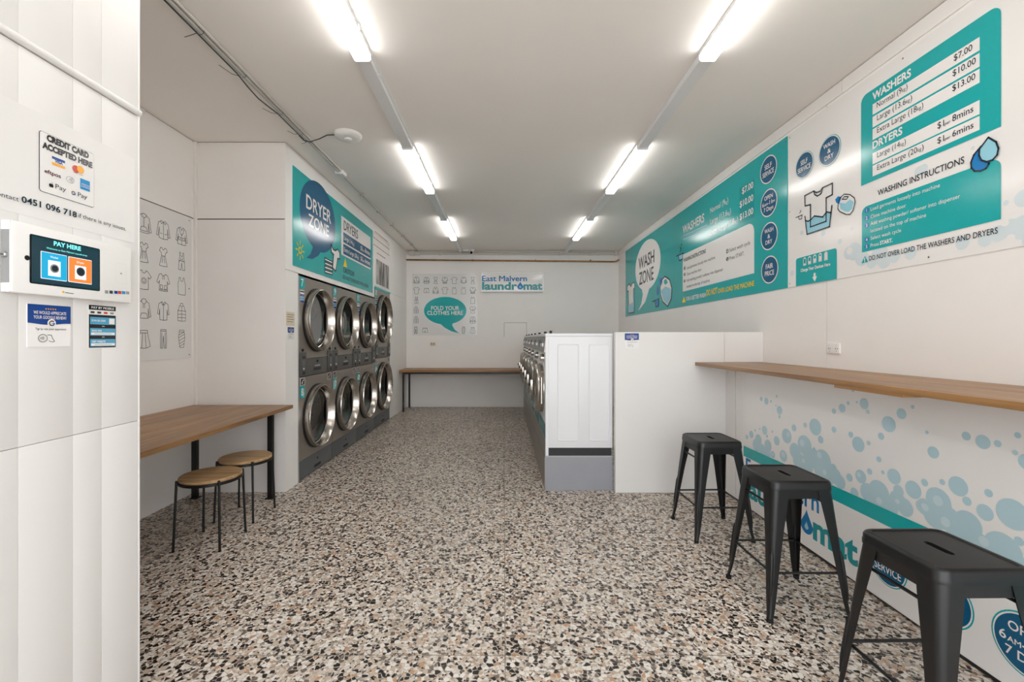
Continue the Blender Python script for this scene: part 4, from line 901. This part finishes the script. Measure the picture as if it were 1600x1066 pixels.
# ---- clothes poster in the alcove
E = (210, 300, 3.945)
sg = Sign('clothes_poster', 'left', XA, (1.70, 1.19, 3.80, 2.405), 'sheet', 0.005); sg.z = E
tag(sg.root, 'pale poster of garment line drawings on the alcove wall above the table', 'poster')
cols = [sg.P(58, 0)[0], sg.P(178, 0)[0], sg.P(291, 0)[0]]; rows = [sg.P(291, y_)[1] for y_ in (272, 428, 580, 742, 905)]
du = (cols[2]-cols[0])/2
rnames = [['jacket', 'coat', 'hoodie', 'jacket', 'coat'], ['dress', 'overalls', 'dress', 'dress', 'overalls'], ['tshirt', 'tank', 'smiley_tshirt', 'pocket_top', 'tank'], ['sweater', 'vest', 'hooded_top', 'shirt', 'vest'], ['trousers', 'shorts', 'skirt', 'trousers', 'pencil_skirt']]
kinds = [['hoodie', 'jacket', 'coat'], ['dress', 'dress', 'overalls'], ['smiley_tshirt', 'pocket_top', 'tank'], ['hooded_top', 'shirt', 'vest'], ['skirt', 'trousers', 'pencil_skirt']]
for r_ in range(5):
    for c_ in range(3): cloth(sg, kinds[r_][c_], cols[c_], rows[r_], 0.165, 0.158, 0.0042, 'line')
    for c_ in range(1, 8): cloth(sg, rnames[r_][c_ % 5], cols[0]-du*c_, rows[r_], 0.165, 0.158, 0.0042, 'line')
for (u, v) in ((2.07, 0.03), (2.07, 0.6), (2.07, 1.19)): sg.disc(u, v, 0.005, 0.005, 'ink', 1, 'screw', 10)

# ---- poster and light box on the back wall
Bk = (620, 380, 3.808)
sg = Sign('fold_clothes_poster', 'back', YB, (-1.815, 1.42, -0.525, 2.643), 'sheet', 0.006); sg.z = Bk
tag(sg.root, 'pale poster with teal FOLD YOUR CLOTHES HERE bubble on the back wall', 'poster')
uc, vc = sg.P(288, 402); k_ = YB/F/Bk[2]
sg.disc(uc, vc, 126*k_, 82*k_, 'teal', 2, 'speech_bubble', 48); tail(sg, [(250, 472), (335, 470), (330, 490), (345, 515), (372, 537), (325, 525), (285, 503)], 'teal', 2)
sg.text('FOLD YOUR', (205, 398), (371, 398), 23, 'print_white', 3, bold=0.012); sg.text('CLOTHES HERE', (181, 427), (394, 427), 23, 'print_white', 3, bold=0.012)
lst = [(117, 222, 'hoodie'), (177, 222, 'coat'), (231, 222, 'dress'), (286, 222, 'pocket_top'), (342, 222, 'tshirt'), (398, 222, 'sweater'), (452, 222, 'dress'), (117, 282, 'tshirt'), (177, 282, 'shorts'), (231, 282, 'hooded_top'), (286, 282, 'tshirt'), (342, 282, 'tank'), (397, 282, 'tank'), (452, 282, 'pocket_top'),
       (117, 340, 'overalls'), (452, 340, 'tank'), (115, 397, 'vest'), (452, 397, 'smiley_tshirt'), (115, 455, 'vest'), (452, 458, 'coat'), (113, 518, 'trousers'), (168, 518, 'shorts'), (397, 518, 'pencil_skirt'), (452, 518, 'skirt')]
for x_, y_, kd in lst: u, v = sg.P(x_, y_); cloth(sg, kd, u, v, 0.155, 0.145, 0.0055, 'line', 1)
for (u, v) in ((0.02, 0.02), (1.27, 0.02), (0.02, 1.2), (1.27, 1.2)): sg.disc(u, v, 0.006, 0.006, 'lock_steel', 1, 'screw', 10)

sg = Sign('laundromat_light_box', 'back', YB, (-0.447, 2.285, 0.777, 2.65), 'print_white', 0.075, 0.004); sg.z = Bk
tag(sg.root, 'white box sign reading East Malvern Laundromat on the back wall', 'sign')
for (a, b) in (((0, -0.082, 0), (sg.w, -0.0752, 0.012)), ((0, -0.082, sg.h-0.012), (sg.w, -0.0752, sg.h)), ((0, -0.082, 0.012), (0.012, -0.0752, sg.h-0.012)), ((sg.w-0.012, -0.082, 0.012), (sg.w, -0.0752, sg.h-0.012))): box('frame', 'aluminium', a, b, sg.root)
sg.text('East Malvern', (507, 226), (775, 226), 31, 'logo_blue', 2, bold=0.02)
def logo(sg, x0, x1, base, capf, ys, m1='logo_teal', m2='blue'):
    """rounded laundromat wordmark between u0 and u1, the o is a water drop"""
    W_ = x1-x0; c = capf
    a = sg.text_uv('laundr', x0, base, W_*0.585, c, m1, 3, 'wordmark', 0.038)
    b = sg.text_uv('mat', x0+W_*0.685, base, W_*0.315, c, m1, 3, 'wordmark', 0.038)
    r_ = W_*0.052; u = x0+W_*0.634
    sg.poly(drop(u, base+r_*0.98, r_, c*1.12-r_), m2, 3, 'wordmark_drop'); sg.poly(drop(u, base+r_*0.8, r_*0.32, r_*0.6), 'sky', 4, 'drop_highlight')
a, b = sg.P(507, 276), sg.P(866, 276); logo(sg, a[0], b[0], a[1], 42*k_, None)
for v in (0.02, 0.345): sg.disc(0.02, v, 0.006, 0.006, 'lock_steel', 3, 'screw', 10); sg.disc(1.2, v, 0.006, 0.006, 'lock_steel', 3, 'screw', 10)

# ---- bubble mural under the bar
H_ = (960, 480, 3.33); G_ = (1220, 500, 3.553); S_ = (1020, 660, 3.331)
sg = Sign('bubble_mural', 'right', XM-0.0015, (3.523, 0.02, -0.9, 1.118), 'print_white', 0.003)
tag(sg.root, 'white printed board with pale blue bubbles and a teal stripe under the bar', 'mural')
sg.z = H_
def pdl(lst, m_, layer, name):
    for x_, y_, r_ in lst: sg.pdisc(x_, y_, r_, m_, layer, name)
far = [(765,478,12),(791,490,18),(815,491,7),(845,464,7),(841,512,5),(860,537,22),(860,571,9),(690,676,12),(713,663,19),(733,641,7),(757,634,6),(782,641,23),(795,672,8),(823,648,7),(845,696,24),(897,671,38),(935,629,18),(993,614,13),(750,690,28),(740,720,34),(800,720,30),(770,745,32),(825,768,18),(795,760,30)]
cl1 = [(990,720,52),(940,750,42),(960,800,46),(1040,790,52),(1000,820,50),(880,775,30),(1085,800,58),(1075,850,50),(1120,870,42),(1110,890,40),(1150,880,42),(1175,910,36),(1040,740,10),(1140,840,24)]
pdl(far + cl1, 'pale', 1, 'bubble'); pdl([(978,708,18),(905,663,12),(1068,770,17),(985,800,11),(1095,860,13),(880,768,14),(826,766,9)], 'pale_in', 2, 'bubble_shine')
sg.z = G_
near = [(296,507,15),(341,490,24),(375,462,11),(423,457,7),(464,466,29),(484,510,12),(402,392,10),(192,595,46),(136,583,13),(74,599,18),(222,665,21),(296,610,17),(390,637,17),(431,691,42),(489,684,12),(600,579,44),(671,521,30),(733,483,11),(558,646,20),(813,624,10),(848,736,33),(1031,645,24),(1123,678,39),(1206,687,19),(1317,641,17),(1303,737,14),(1370,790,44),(545,774,16),(382,876,22),(445,870,37),(494,842,17),(568,847,11),(629,870,42),(736,943,48),(800,904,20),(898,901,16),(986,924,53),(1035,1007,24),(1155,962,22),(1290,1080,84),(1135,1070,44)]
cl2 = [(485,960,52),(545,960,68),(520,1000,60),(655,950,32),(650,1000,50),(600,1030,60),(690,1040,50),(735,915,20),(410,960,28),(800,1040,46),(880,1030,72),(860,1090,70),(940,1100,60)]
pdl(near + cl2, 'pale', 1, 'bubble'); pdl([(436,860,14),(548,1005,20),(650,1008,14),(875,1005,28),(800,1036,18),(484,511,6)], 'pale_in', 2, 'bubble_shine')
sg.z = (1280, 760, 3.484)
pdl([(810,210,74),(870,320,70),(1000,350,96),(1050,420,80),(1090,300,24),(650,80,70),(560,110,34),(700,180,66),(760,260,66)], 'pale', 1, 'bubble'); pdl([(690,195,26),(580,115,20),(900,300,26)], 'pale_in', 2, 'bubble_shine')
random.seed(11)
for k in range(26):
    r_ = random.choice((0.02, 0.03, 0.045, 0.06)); sg.disc(random.uniform(2.35, 4.3), random.uniform(0.55, 0.98), r_, r_, 'pale', 1, 'bubble')
for k in range(14): sg.disc(2.3+k*0.14, 0.52+0.06*math.sin(k*1.7), 0.10, 0.10, 'pale', 1, 'bubble')
sg.rect(0, 0.390, sg.w, 0.472, 'teal', 3, 'stripe')
sg.rect(0, 0.0, sg.w, 0.390, 'print_white', 2, 'stripe_ground')
sg.z = S_
u0 = 3.523-3.49; u1 = 3.523-2.385
sg.text_uv('East Malvern', u0, 0.262, 3.523-2.68-u0, 0.120, 'logo_blue', 3, 'wordmark', 0.02)
logo(sg, u0, u1, 0.088, 0.142, None, 'logo_teal', 'logo_blue')
# second wordmark letters do not repeat; three round badges follow
for (yy, r_, ln) in ((2.20, 0.108, (('SELF', 0.8), ('SERVICE', 1.4))), (1.905, 0.110, (('WASH', 1.05), ('&', 0.3), ('DRY', 0.8))), (1.615, 0.118, (('OPEN', 1.0), ([('6', 1), ('AM', .6), ('-11', 1), ('PM', .6)], 1.5), ('7 Days', 1.15)))):
    sg.badge(3.523-yy, 0.195, r_, ln, 'teal', 3, ((1.0, 'teal'), (0.95, 'print_white'), (0.90, 'navy')))

# ---- review stickers
def gmark(sg, u, v, r, layer):
    def arc(a0, a1, m_):
        n = 8; sg.stroke([[(u+r*math.cos(math.radians(a0+(a1-a0)*k/n)), v+r*math.sin(math.radians(a0+(a1-a0)*k/n))) for k in range(n+1)]], r*0.42, m_, layer, 'letter_mark')
    arc(40, 140, 'red'); arc(140, 215, 'yellow'); arc(215, 310, 'google_green'); arc(310, 360, 'google_blue')
    sg.stroke([[(u, v), (u+r, v)]], r*0.42, 'google_blue', layer+1, 'letter_mark')
def review(name, wall, plane, rect, label, t=0.002):
    sg = Sign(name, wall, plane, rect, 'print_white', t); tag(sg.root, label, 'sticker', 'review stickers'); W_, H2 = sg.w, sg.h
    pts = [(0, H2), (0, H2*0.56)] + [(W_*k/10, H2*(0.545+0.02*math.sin(k*0.62+2))) for k in range(0, 11)] + [(W_, H2)]
    sg.poly(pts[::-1], 'review_blue', 1, 'blue_band')
    for k in range(5): sg.disc(W_*(0.40+0.055*k), H2*0.905, W_*0.018, W_*0.018, 'amber', 2, 'star', 5)
    sg.text_uv('WE WOULD APPRECIATE', W_*0.5, H2*0.775, W_*0.76, H2*0.072, 'print_white', 2, bold=0.01, align='c')
    sg.text_uv('YOUR GOOGLE REVIEW!', W_*0.5, H2*0.665, W_*0.76, H2*0.072, 'print_white', 2, bold=0.01, align='c')
    sg.disc(W_*0.53, H2*0.565, W_*0.10, W_*0.10, 'print_white', 2, 'round_patch'); gmark(sg, W_*0.53, H2*0.565, W_*0.055, 3)
    sg.text_uv('Tap to rate your experience', W_*0.52, H2*0.40, W_*0.72, H2*0.052, 'black_print', 2, align='c')
    sg.stroke([[(W_*(0.33+0.10*math.cos(k*PI/10)), H2*(0.205+0.09*math.sin(k*PI/10))) for k in range(21)], [(W_*0.43, H2*0.28), (W_*0.52, H2*0.28), (W_*0.55, H2*0.20), (W_*0.60, H2*0.13), (W_*0.55, H2*0.11), (W_*0.47, H2*0.14)]] + [[(W_*(0.27+0.03*q), H2*(0.205-0.012*(q+1))), (W_*(0.28+0.035*q), H2*0.205), (W_*(0.27+0.03*q), H2*(0.205+0.012*(q+1)))] for q in range(3)], W_*0.012, 'ink_soft', 2, 'tap_drawing')
    return sg
zz = lambda x, y, X: (abs(X)*F/(VX-x), EYE+(VY-y)*abs(X)/(VX-x))
y0, _ = zz(41.5, 0, XC); y1, _ = zz(109, 0, XC)
review('review_sticker', 'left', XC, (y0, 1.335, y1, 1.461), 'blue and white review sticker below the payment terminal')
y0, _ = zz(449, 0, XL); y1, _ = zz(459, 0, XL)
review('review_sticker', 'left', XL, (y0, 1.352, y1, 1.462), 'tiny blue and white review sticker on the wall edge beside dryer seven')
review('review_sticker', 'back', YP, (1.062, 1.272, 1.186, 1.405), 'blue and white review sticker on the white partition')
sg = Sign('paper_notice', 'left', XL, (zz(446.8, 0, XL)[0], 1.475, zz(460, 0, XL)[0], 1.60), 'cream_plastic', 0.002)
tag(sg.root, 'small cream notice on the wall edge beside dryer seven', 'notice')
for k in range(4): sg.stroke([[(0.015, sg.h*(0.8-0.17*k)), (sg.w*(0.9-0.1*(k % 2)), sg.h*(0.8-0.17*k))]], 0.004, 'ink_soft', 1, 'fine_print')

# ---- payment corner on the entrance wall
E2 = (0, 190, 5.923)
sg = Sign('payment_notice', 'left', XC, (0.95, 1.715, 1.625, 2.03), 'film', 0.0008); sg.z = E2
tag(sg.root, 'white notice with card logos and a phone number above the payment terminal', 'notice')
a, b, c, d = sg.P(358, 640), sg.P(868, 800), sg.P(868, 300), sg.P(358, 80)
bu0, bu1, bv0, bv1 = a[0], b[0], (a[1]+b[1])/2, (c[1]+d[1])/2
sg.rect(bu0, bv0, bu1, bv1, 'black_print', 1, 'border', 0.008); sg.rect(bu0+0.0012, bv0+0.0012, bu1-0.0012, bv1-0.0012, 'film', 2, 'border', 0.007)
sg.text('CREDIT CARD', (425, 178), (815, 338), 54, 'black_print', 3, bold=0.06); sg.text('ACCEPTED HERE', (383, 240), (848, 428), 52, 'black_print', 3, bold=0.06)
for (y0_, y1_, y0b, y1b, m_) in ((320, 362, 345, 385, 'review_blue'), (345, 385, 378, 412, 'print_white'), (378, 412, 400, 437, 'amber')): sg.prect(473, y0_, y0b, 594, y1_, y1b, m_, 3, 'card_logo')
sg.text('VISA', (495, 378), (572, 402), 26, 'review_blue', 4, bold=0.03)
sg.pdisc(695, 440, 34, 'red', 3, 'card_logo'); sg.pdisc(735, 446, 34, 'amber', 4, 'card_logo'); sg.text('mastercard', (672, 474), (757, 500), 8, 'black_print', 3)
sg.text('eftpos', (403, 472), (556, 522), 34, 'maroon', 3, bold=0.02)
u, v = sg.P(643, 540); sg.stroke([[(u+.0125*math.cos(k*PI/12), v+.0095*math.sin(k*PI/12)) for k in range(25)]] + [[(u-.004+.003*q, v-.002*(q+1)), (u-.003+.0035*q, v), (u-.004+.003*q, v+.002*(q+1))] for q in range(4)], 0.0008, 'ink_soft', 3, 'contactless_logo')
sg.prect(735, 527, 620, 824, 553, 652, 'amex', 3, 'card_logo'); sg.text('AMERICAN', (742, 585), (818, 606), 14, 'print_white', 4); sg.text('EXPRESS', (742, 605), (818, 626), 14, 'print_white', 4)
u, v = sg.P(467, 592); sg.disc(u-.0026, v, .0042, .0055, 'black_print', 3, 'card_logo', 18); sg.disc(u+.0024, v, .0042, .0055, 'black_print', 3, 'card_logo', 18); sg.disc(u+.0075, v+.001, .0028, .0028, 'film', 4, 'card_logo', 14); sg.poly([(u-.0005, v+.006), (u+.002, v+.0095), (u+.003, v+.0095), (u+.002, v+.0065)], 'black_print', 4, 'card_logo')
sg.text('Pay', (505, 618), (604, 650), 42, 'ink_soft', 3); u, v = sg.P(673, 662); gmark(sg, u, v, 0.0052, 3); sg.text('Pay', (713, 692), (799, 720), 40, 'ink_soft', 3)
sg.text('Contact', (-105, 664), (165, 740), 44, 'ink_soft', 3); sg.text('0451 096 718', (190, 750), (703, 884), 56, 'ink', 3, bold=0.02); sg.text('if there is any issues.', (718, 888), (1160, 1008), 38, 'ink_soft', 3)

Ft = (0, 330, 4.636)
tx = XC+0.03
sg = Sign('payment_terminal', 'left', XC+0.0005, (1.195, 1.487, 1.580, 1.687), 'white_plastic', 0.0295, 0.007); sg.z = Ft
tag(sg.root, 'white wall-mounted payment terminal with a PAY HERE touch screen', 'payment terminal')
r_ = sg.root
box('lock_channel', 'grey_print', (-0.0022, -0.022, 0.026), (-0.0002, -0.001, 0.172), r_)
box('bracket', 'white_plastic', (-0.004, -0.026, 0.172), (0.004, -0.001, 0.199), r_, 0.0035); box('bracket', 'white_plastic', (-0.004, -0.026, 0.001), (0.004, -0.001, 0.027), r_, 0.0035)
lk = MB().lathe([(0.008, 0.0), (0.008, -0.006), (0.006, -0.008), (0.0005, -0.008)], (0, 0, 0), 'X', 20, True).build('lock', 'lock_steel', r_, smooth=40, loc=(-0.0022, -0.013, 0.103))
MB().box(-0.0092, -0.0035, -0.001, -0.0082, 0.0035, 0.001).build('keyhole', 'black_plastic', lk)
a, b, c, d = sg.P(212, 520), sg.P(722, 582), sg.P(722, 272), sg.P(212, 165)
sg.rect(a[0], (a[1]+b[1])/2, b[0], (c[1]+d[1])/2, 'lens_dark', 1, 'tablet', 0.005); sg.rect(a[0]+.004, (a[1]+b[1])/2+.004, b[0]-.004, (c[1]+d[1])/2-.004, 'screen_dark', 2, 'screen')
sg.pdisc(195, 338, 18, 'lens_dark', 1, 'camera_notch')
sg.text('PAY HERE', (383, 245), (580, 290), 30, 'screen_cyan', 3, bold=0.03); sg.text('Welcome to East Malvern Laundromat', (330, 270), (625, 330), 12, 'screen_cyan', 3)
for (x0, yt0, yb0, x1, yt1, yb1, m_, cap_) in ((288, 288, 485, 478, 322, 512, 'screen_blue', 'Washer'), (488, 328, 507, 658, 357, 537, 'screen_orange', 'Dryer')):
    sg.prect(x0, yt0, yb0, x1, yt1, yb1, 'screen_white', 3, 'menu_tile', 0.002); sg.prect(x0+3, yt0+4, yb0-4, x1-3, yt1+4, yb1-4, m_, 4, 'menu_tile', 0.002)
    xm = (x0+x1)/2; f = (x1-x0)/190
    sg.prect(xm-45*f, (yt0+yt1)/2+52, (yb0+yb1)/2-30, xm+45*f, (yt0+yt1)/2+60, (yb0+yb1)/2-22, 'screen_white', 5, 'machine_picture')
    sg.pdisc(xm, (yb0+yb1)/2-82, 32, 'grey_print' if m_ == 'screen_blue' else 'ink_soft', 6, 'machine_picture'); sg.pdisc(xm, (yb0+yb1)/2-82, 22, 'ink', 7, 'machine_picture')
    sg.text(cap_, (xm-30*f, (yt0+yt1)/2+36), (xm+30*f, (yt0+yt1)/2+40), 15, 'screen_white', 5)
sg.pstroke([[(472, 590), (500, 594)], [(505, 595), (530, 598)]], 0.002, 'ink_soft', 1, 'fine_print'); sg.pdisc(456, 586, 8, 'amber', 1, 'maker_mark')
for x_, m_ in ((770, 'grey_print'), (803, 'ink_soft'), (838, 'review_blue'), (865, 'red'), (893, 'amex'), (922, 'grey_print')): sg.prect(x_-12, 573+(x_-755)*.05, 596+(x_-755)*.03, x_+12, 574+(x_-755)*.05, 597+(x_-755)*.03, m_, 1, 'card_logo')
u, v = sg.P(875, 452); sg.stroke([[(u+.008*math.cos(k*PI/10), v+.008*math.sin(k*PI/10)) for k in range(21)], [(u-.02, v-.035), (u+.022, v-.035), (u+.022, v+.035), (u-.02, v+.035), (u-.02, v-.035)]], 0.0007, 'sheet', 1, 'reader_outline'); sg.disc(u, v, .003, .003, 'grey_print', 1, 'reader_dot')

y0, _ = zz(138, 0, XC); y1, _ = zz(180, 0, XC)
sg = Sign('mobile_payment_sticker', 'left', XC, (y0, 1.325, y1, 1.472), 'print_white', 0.001)
tag(sg.root, 'black and blue PAY BY MOBILE sticker below the payment terminal', 'sticker')
W_, H2 = sg.w, sg.h
sg.rect(0, H2*0.895, W_, H2, 'black_print', 1, 'header'); sg.text_uv('PAY BY MOBILE', W_*.5, H2*.922, W_*.84, H2*.05, 'print_white', 2, bold=0.02, align='c')
for k, m_ in enumerate(('ink_soft', 'ink_soft', 'red', 'grey_print')): sg.rect(W_*(0.06+.24*k), H2*.815, W_*(0.2+.24*k), H2*.86, m_, 1, 'card_logo')
sg.rect(0, 0.004, W_, H2*0.785, 'black_print', 1, 'frame')
for k, (s_, v1) in enumerate((('SCAN QR CODE', 0.73), ('SEND SMS', 0.475), ('VISIT WEBSITE', 0.225))):
    hgt = 0.17; sg.rect(W_*.03, H2*(v1-hgt), W_*.97, H2*v1, 'mobile_blue', 2, 'panel_print')
    sg.text_uv(s_, W_*.08, H2*(v1-0.08 if k else v1-0.10), W_*(0.5 if k != 1 else 0.36), H2*.04, 'print_white', 3, bold=0.02)
    if k: sg.rect(W_*.06, H2*(v1-0.155), W_*.94, H2*(v1-0.10), 'print_white', 3, 'panel_print'); sg.stroke([[(W_*.18, H2*(v1-.128)), (W_*.8, H2*(v1-.128))]], 0.0015, 'grey_print', 4, 'fine_print')
    else: sg.rect(W_*.72, H2*(v1-0.15), W_*.93, H2*(v1-0.02), 'print_white', 3, 'panel_print')
for v in (0.51, 0.26): sg.text_uv('OR', W_*.5, H2*v-0.0005, W_*.1, H2*.028, 'print_white', 3, align='c')

# ---- switches and sockets
t = tag(empty('power_outlet', (XR, 3.0, 1.255)), 'white double power outlet on the right wall above the bar', 'outlet')
MB().box(-0.011, -0.058, 0, -0.0003, 0.058, 0.073).build('plate', 'white_plastic', t, bevel=0.004)
for s in (-1, 1):
    MB().box(-0.0135, s*0.032-0.006, 0.050, -0.0112, s*0.032+0.006, 0.063).build('switch', 'white_enamel', t, bevel=0.001)
    MB().box(-0.0116, s*0.032-0.010, 0.030, -0.0111, s*0.032-0.006, 0.040).box(-0.0116, s*0.032+0.006, 0.030, -0.0111, s*0.032+0.010, 0.040).box(-0.0116, s*0.032-0.0015, 0.014, -0.0111, s*0.032+0.0015, 0.022).build('socket_slots', 'dark_gap', t)
t = tag(empty('light_switch', (-1.405, YB, 1.215)), 'small cream light switch plate on the back wall below the poster', 'switch')
MB().box(-0.057, -0.012, 0, 0.057, -0.0003, 0.073).build('plate', 'cream_plastic', t, bevel=0.003)
for x_ in (-0.022, 0.022): MB().box(x_-0.009, -0.018, 0.024, x_+0.009, -0.0122, 0.050).build('rocker', 'ink_soft', t, bevel=0.001)
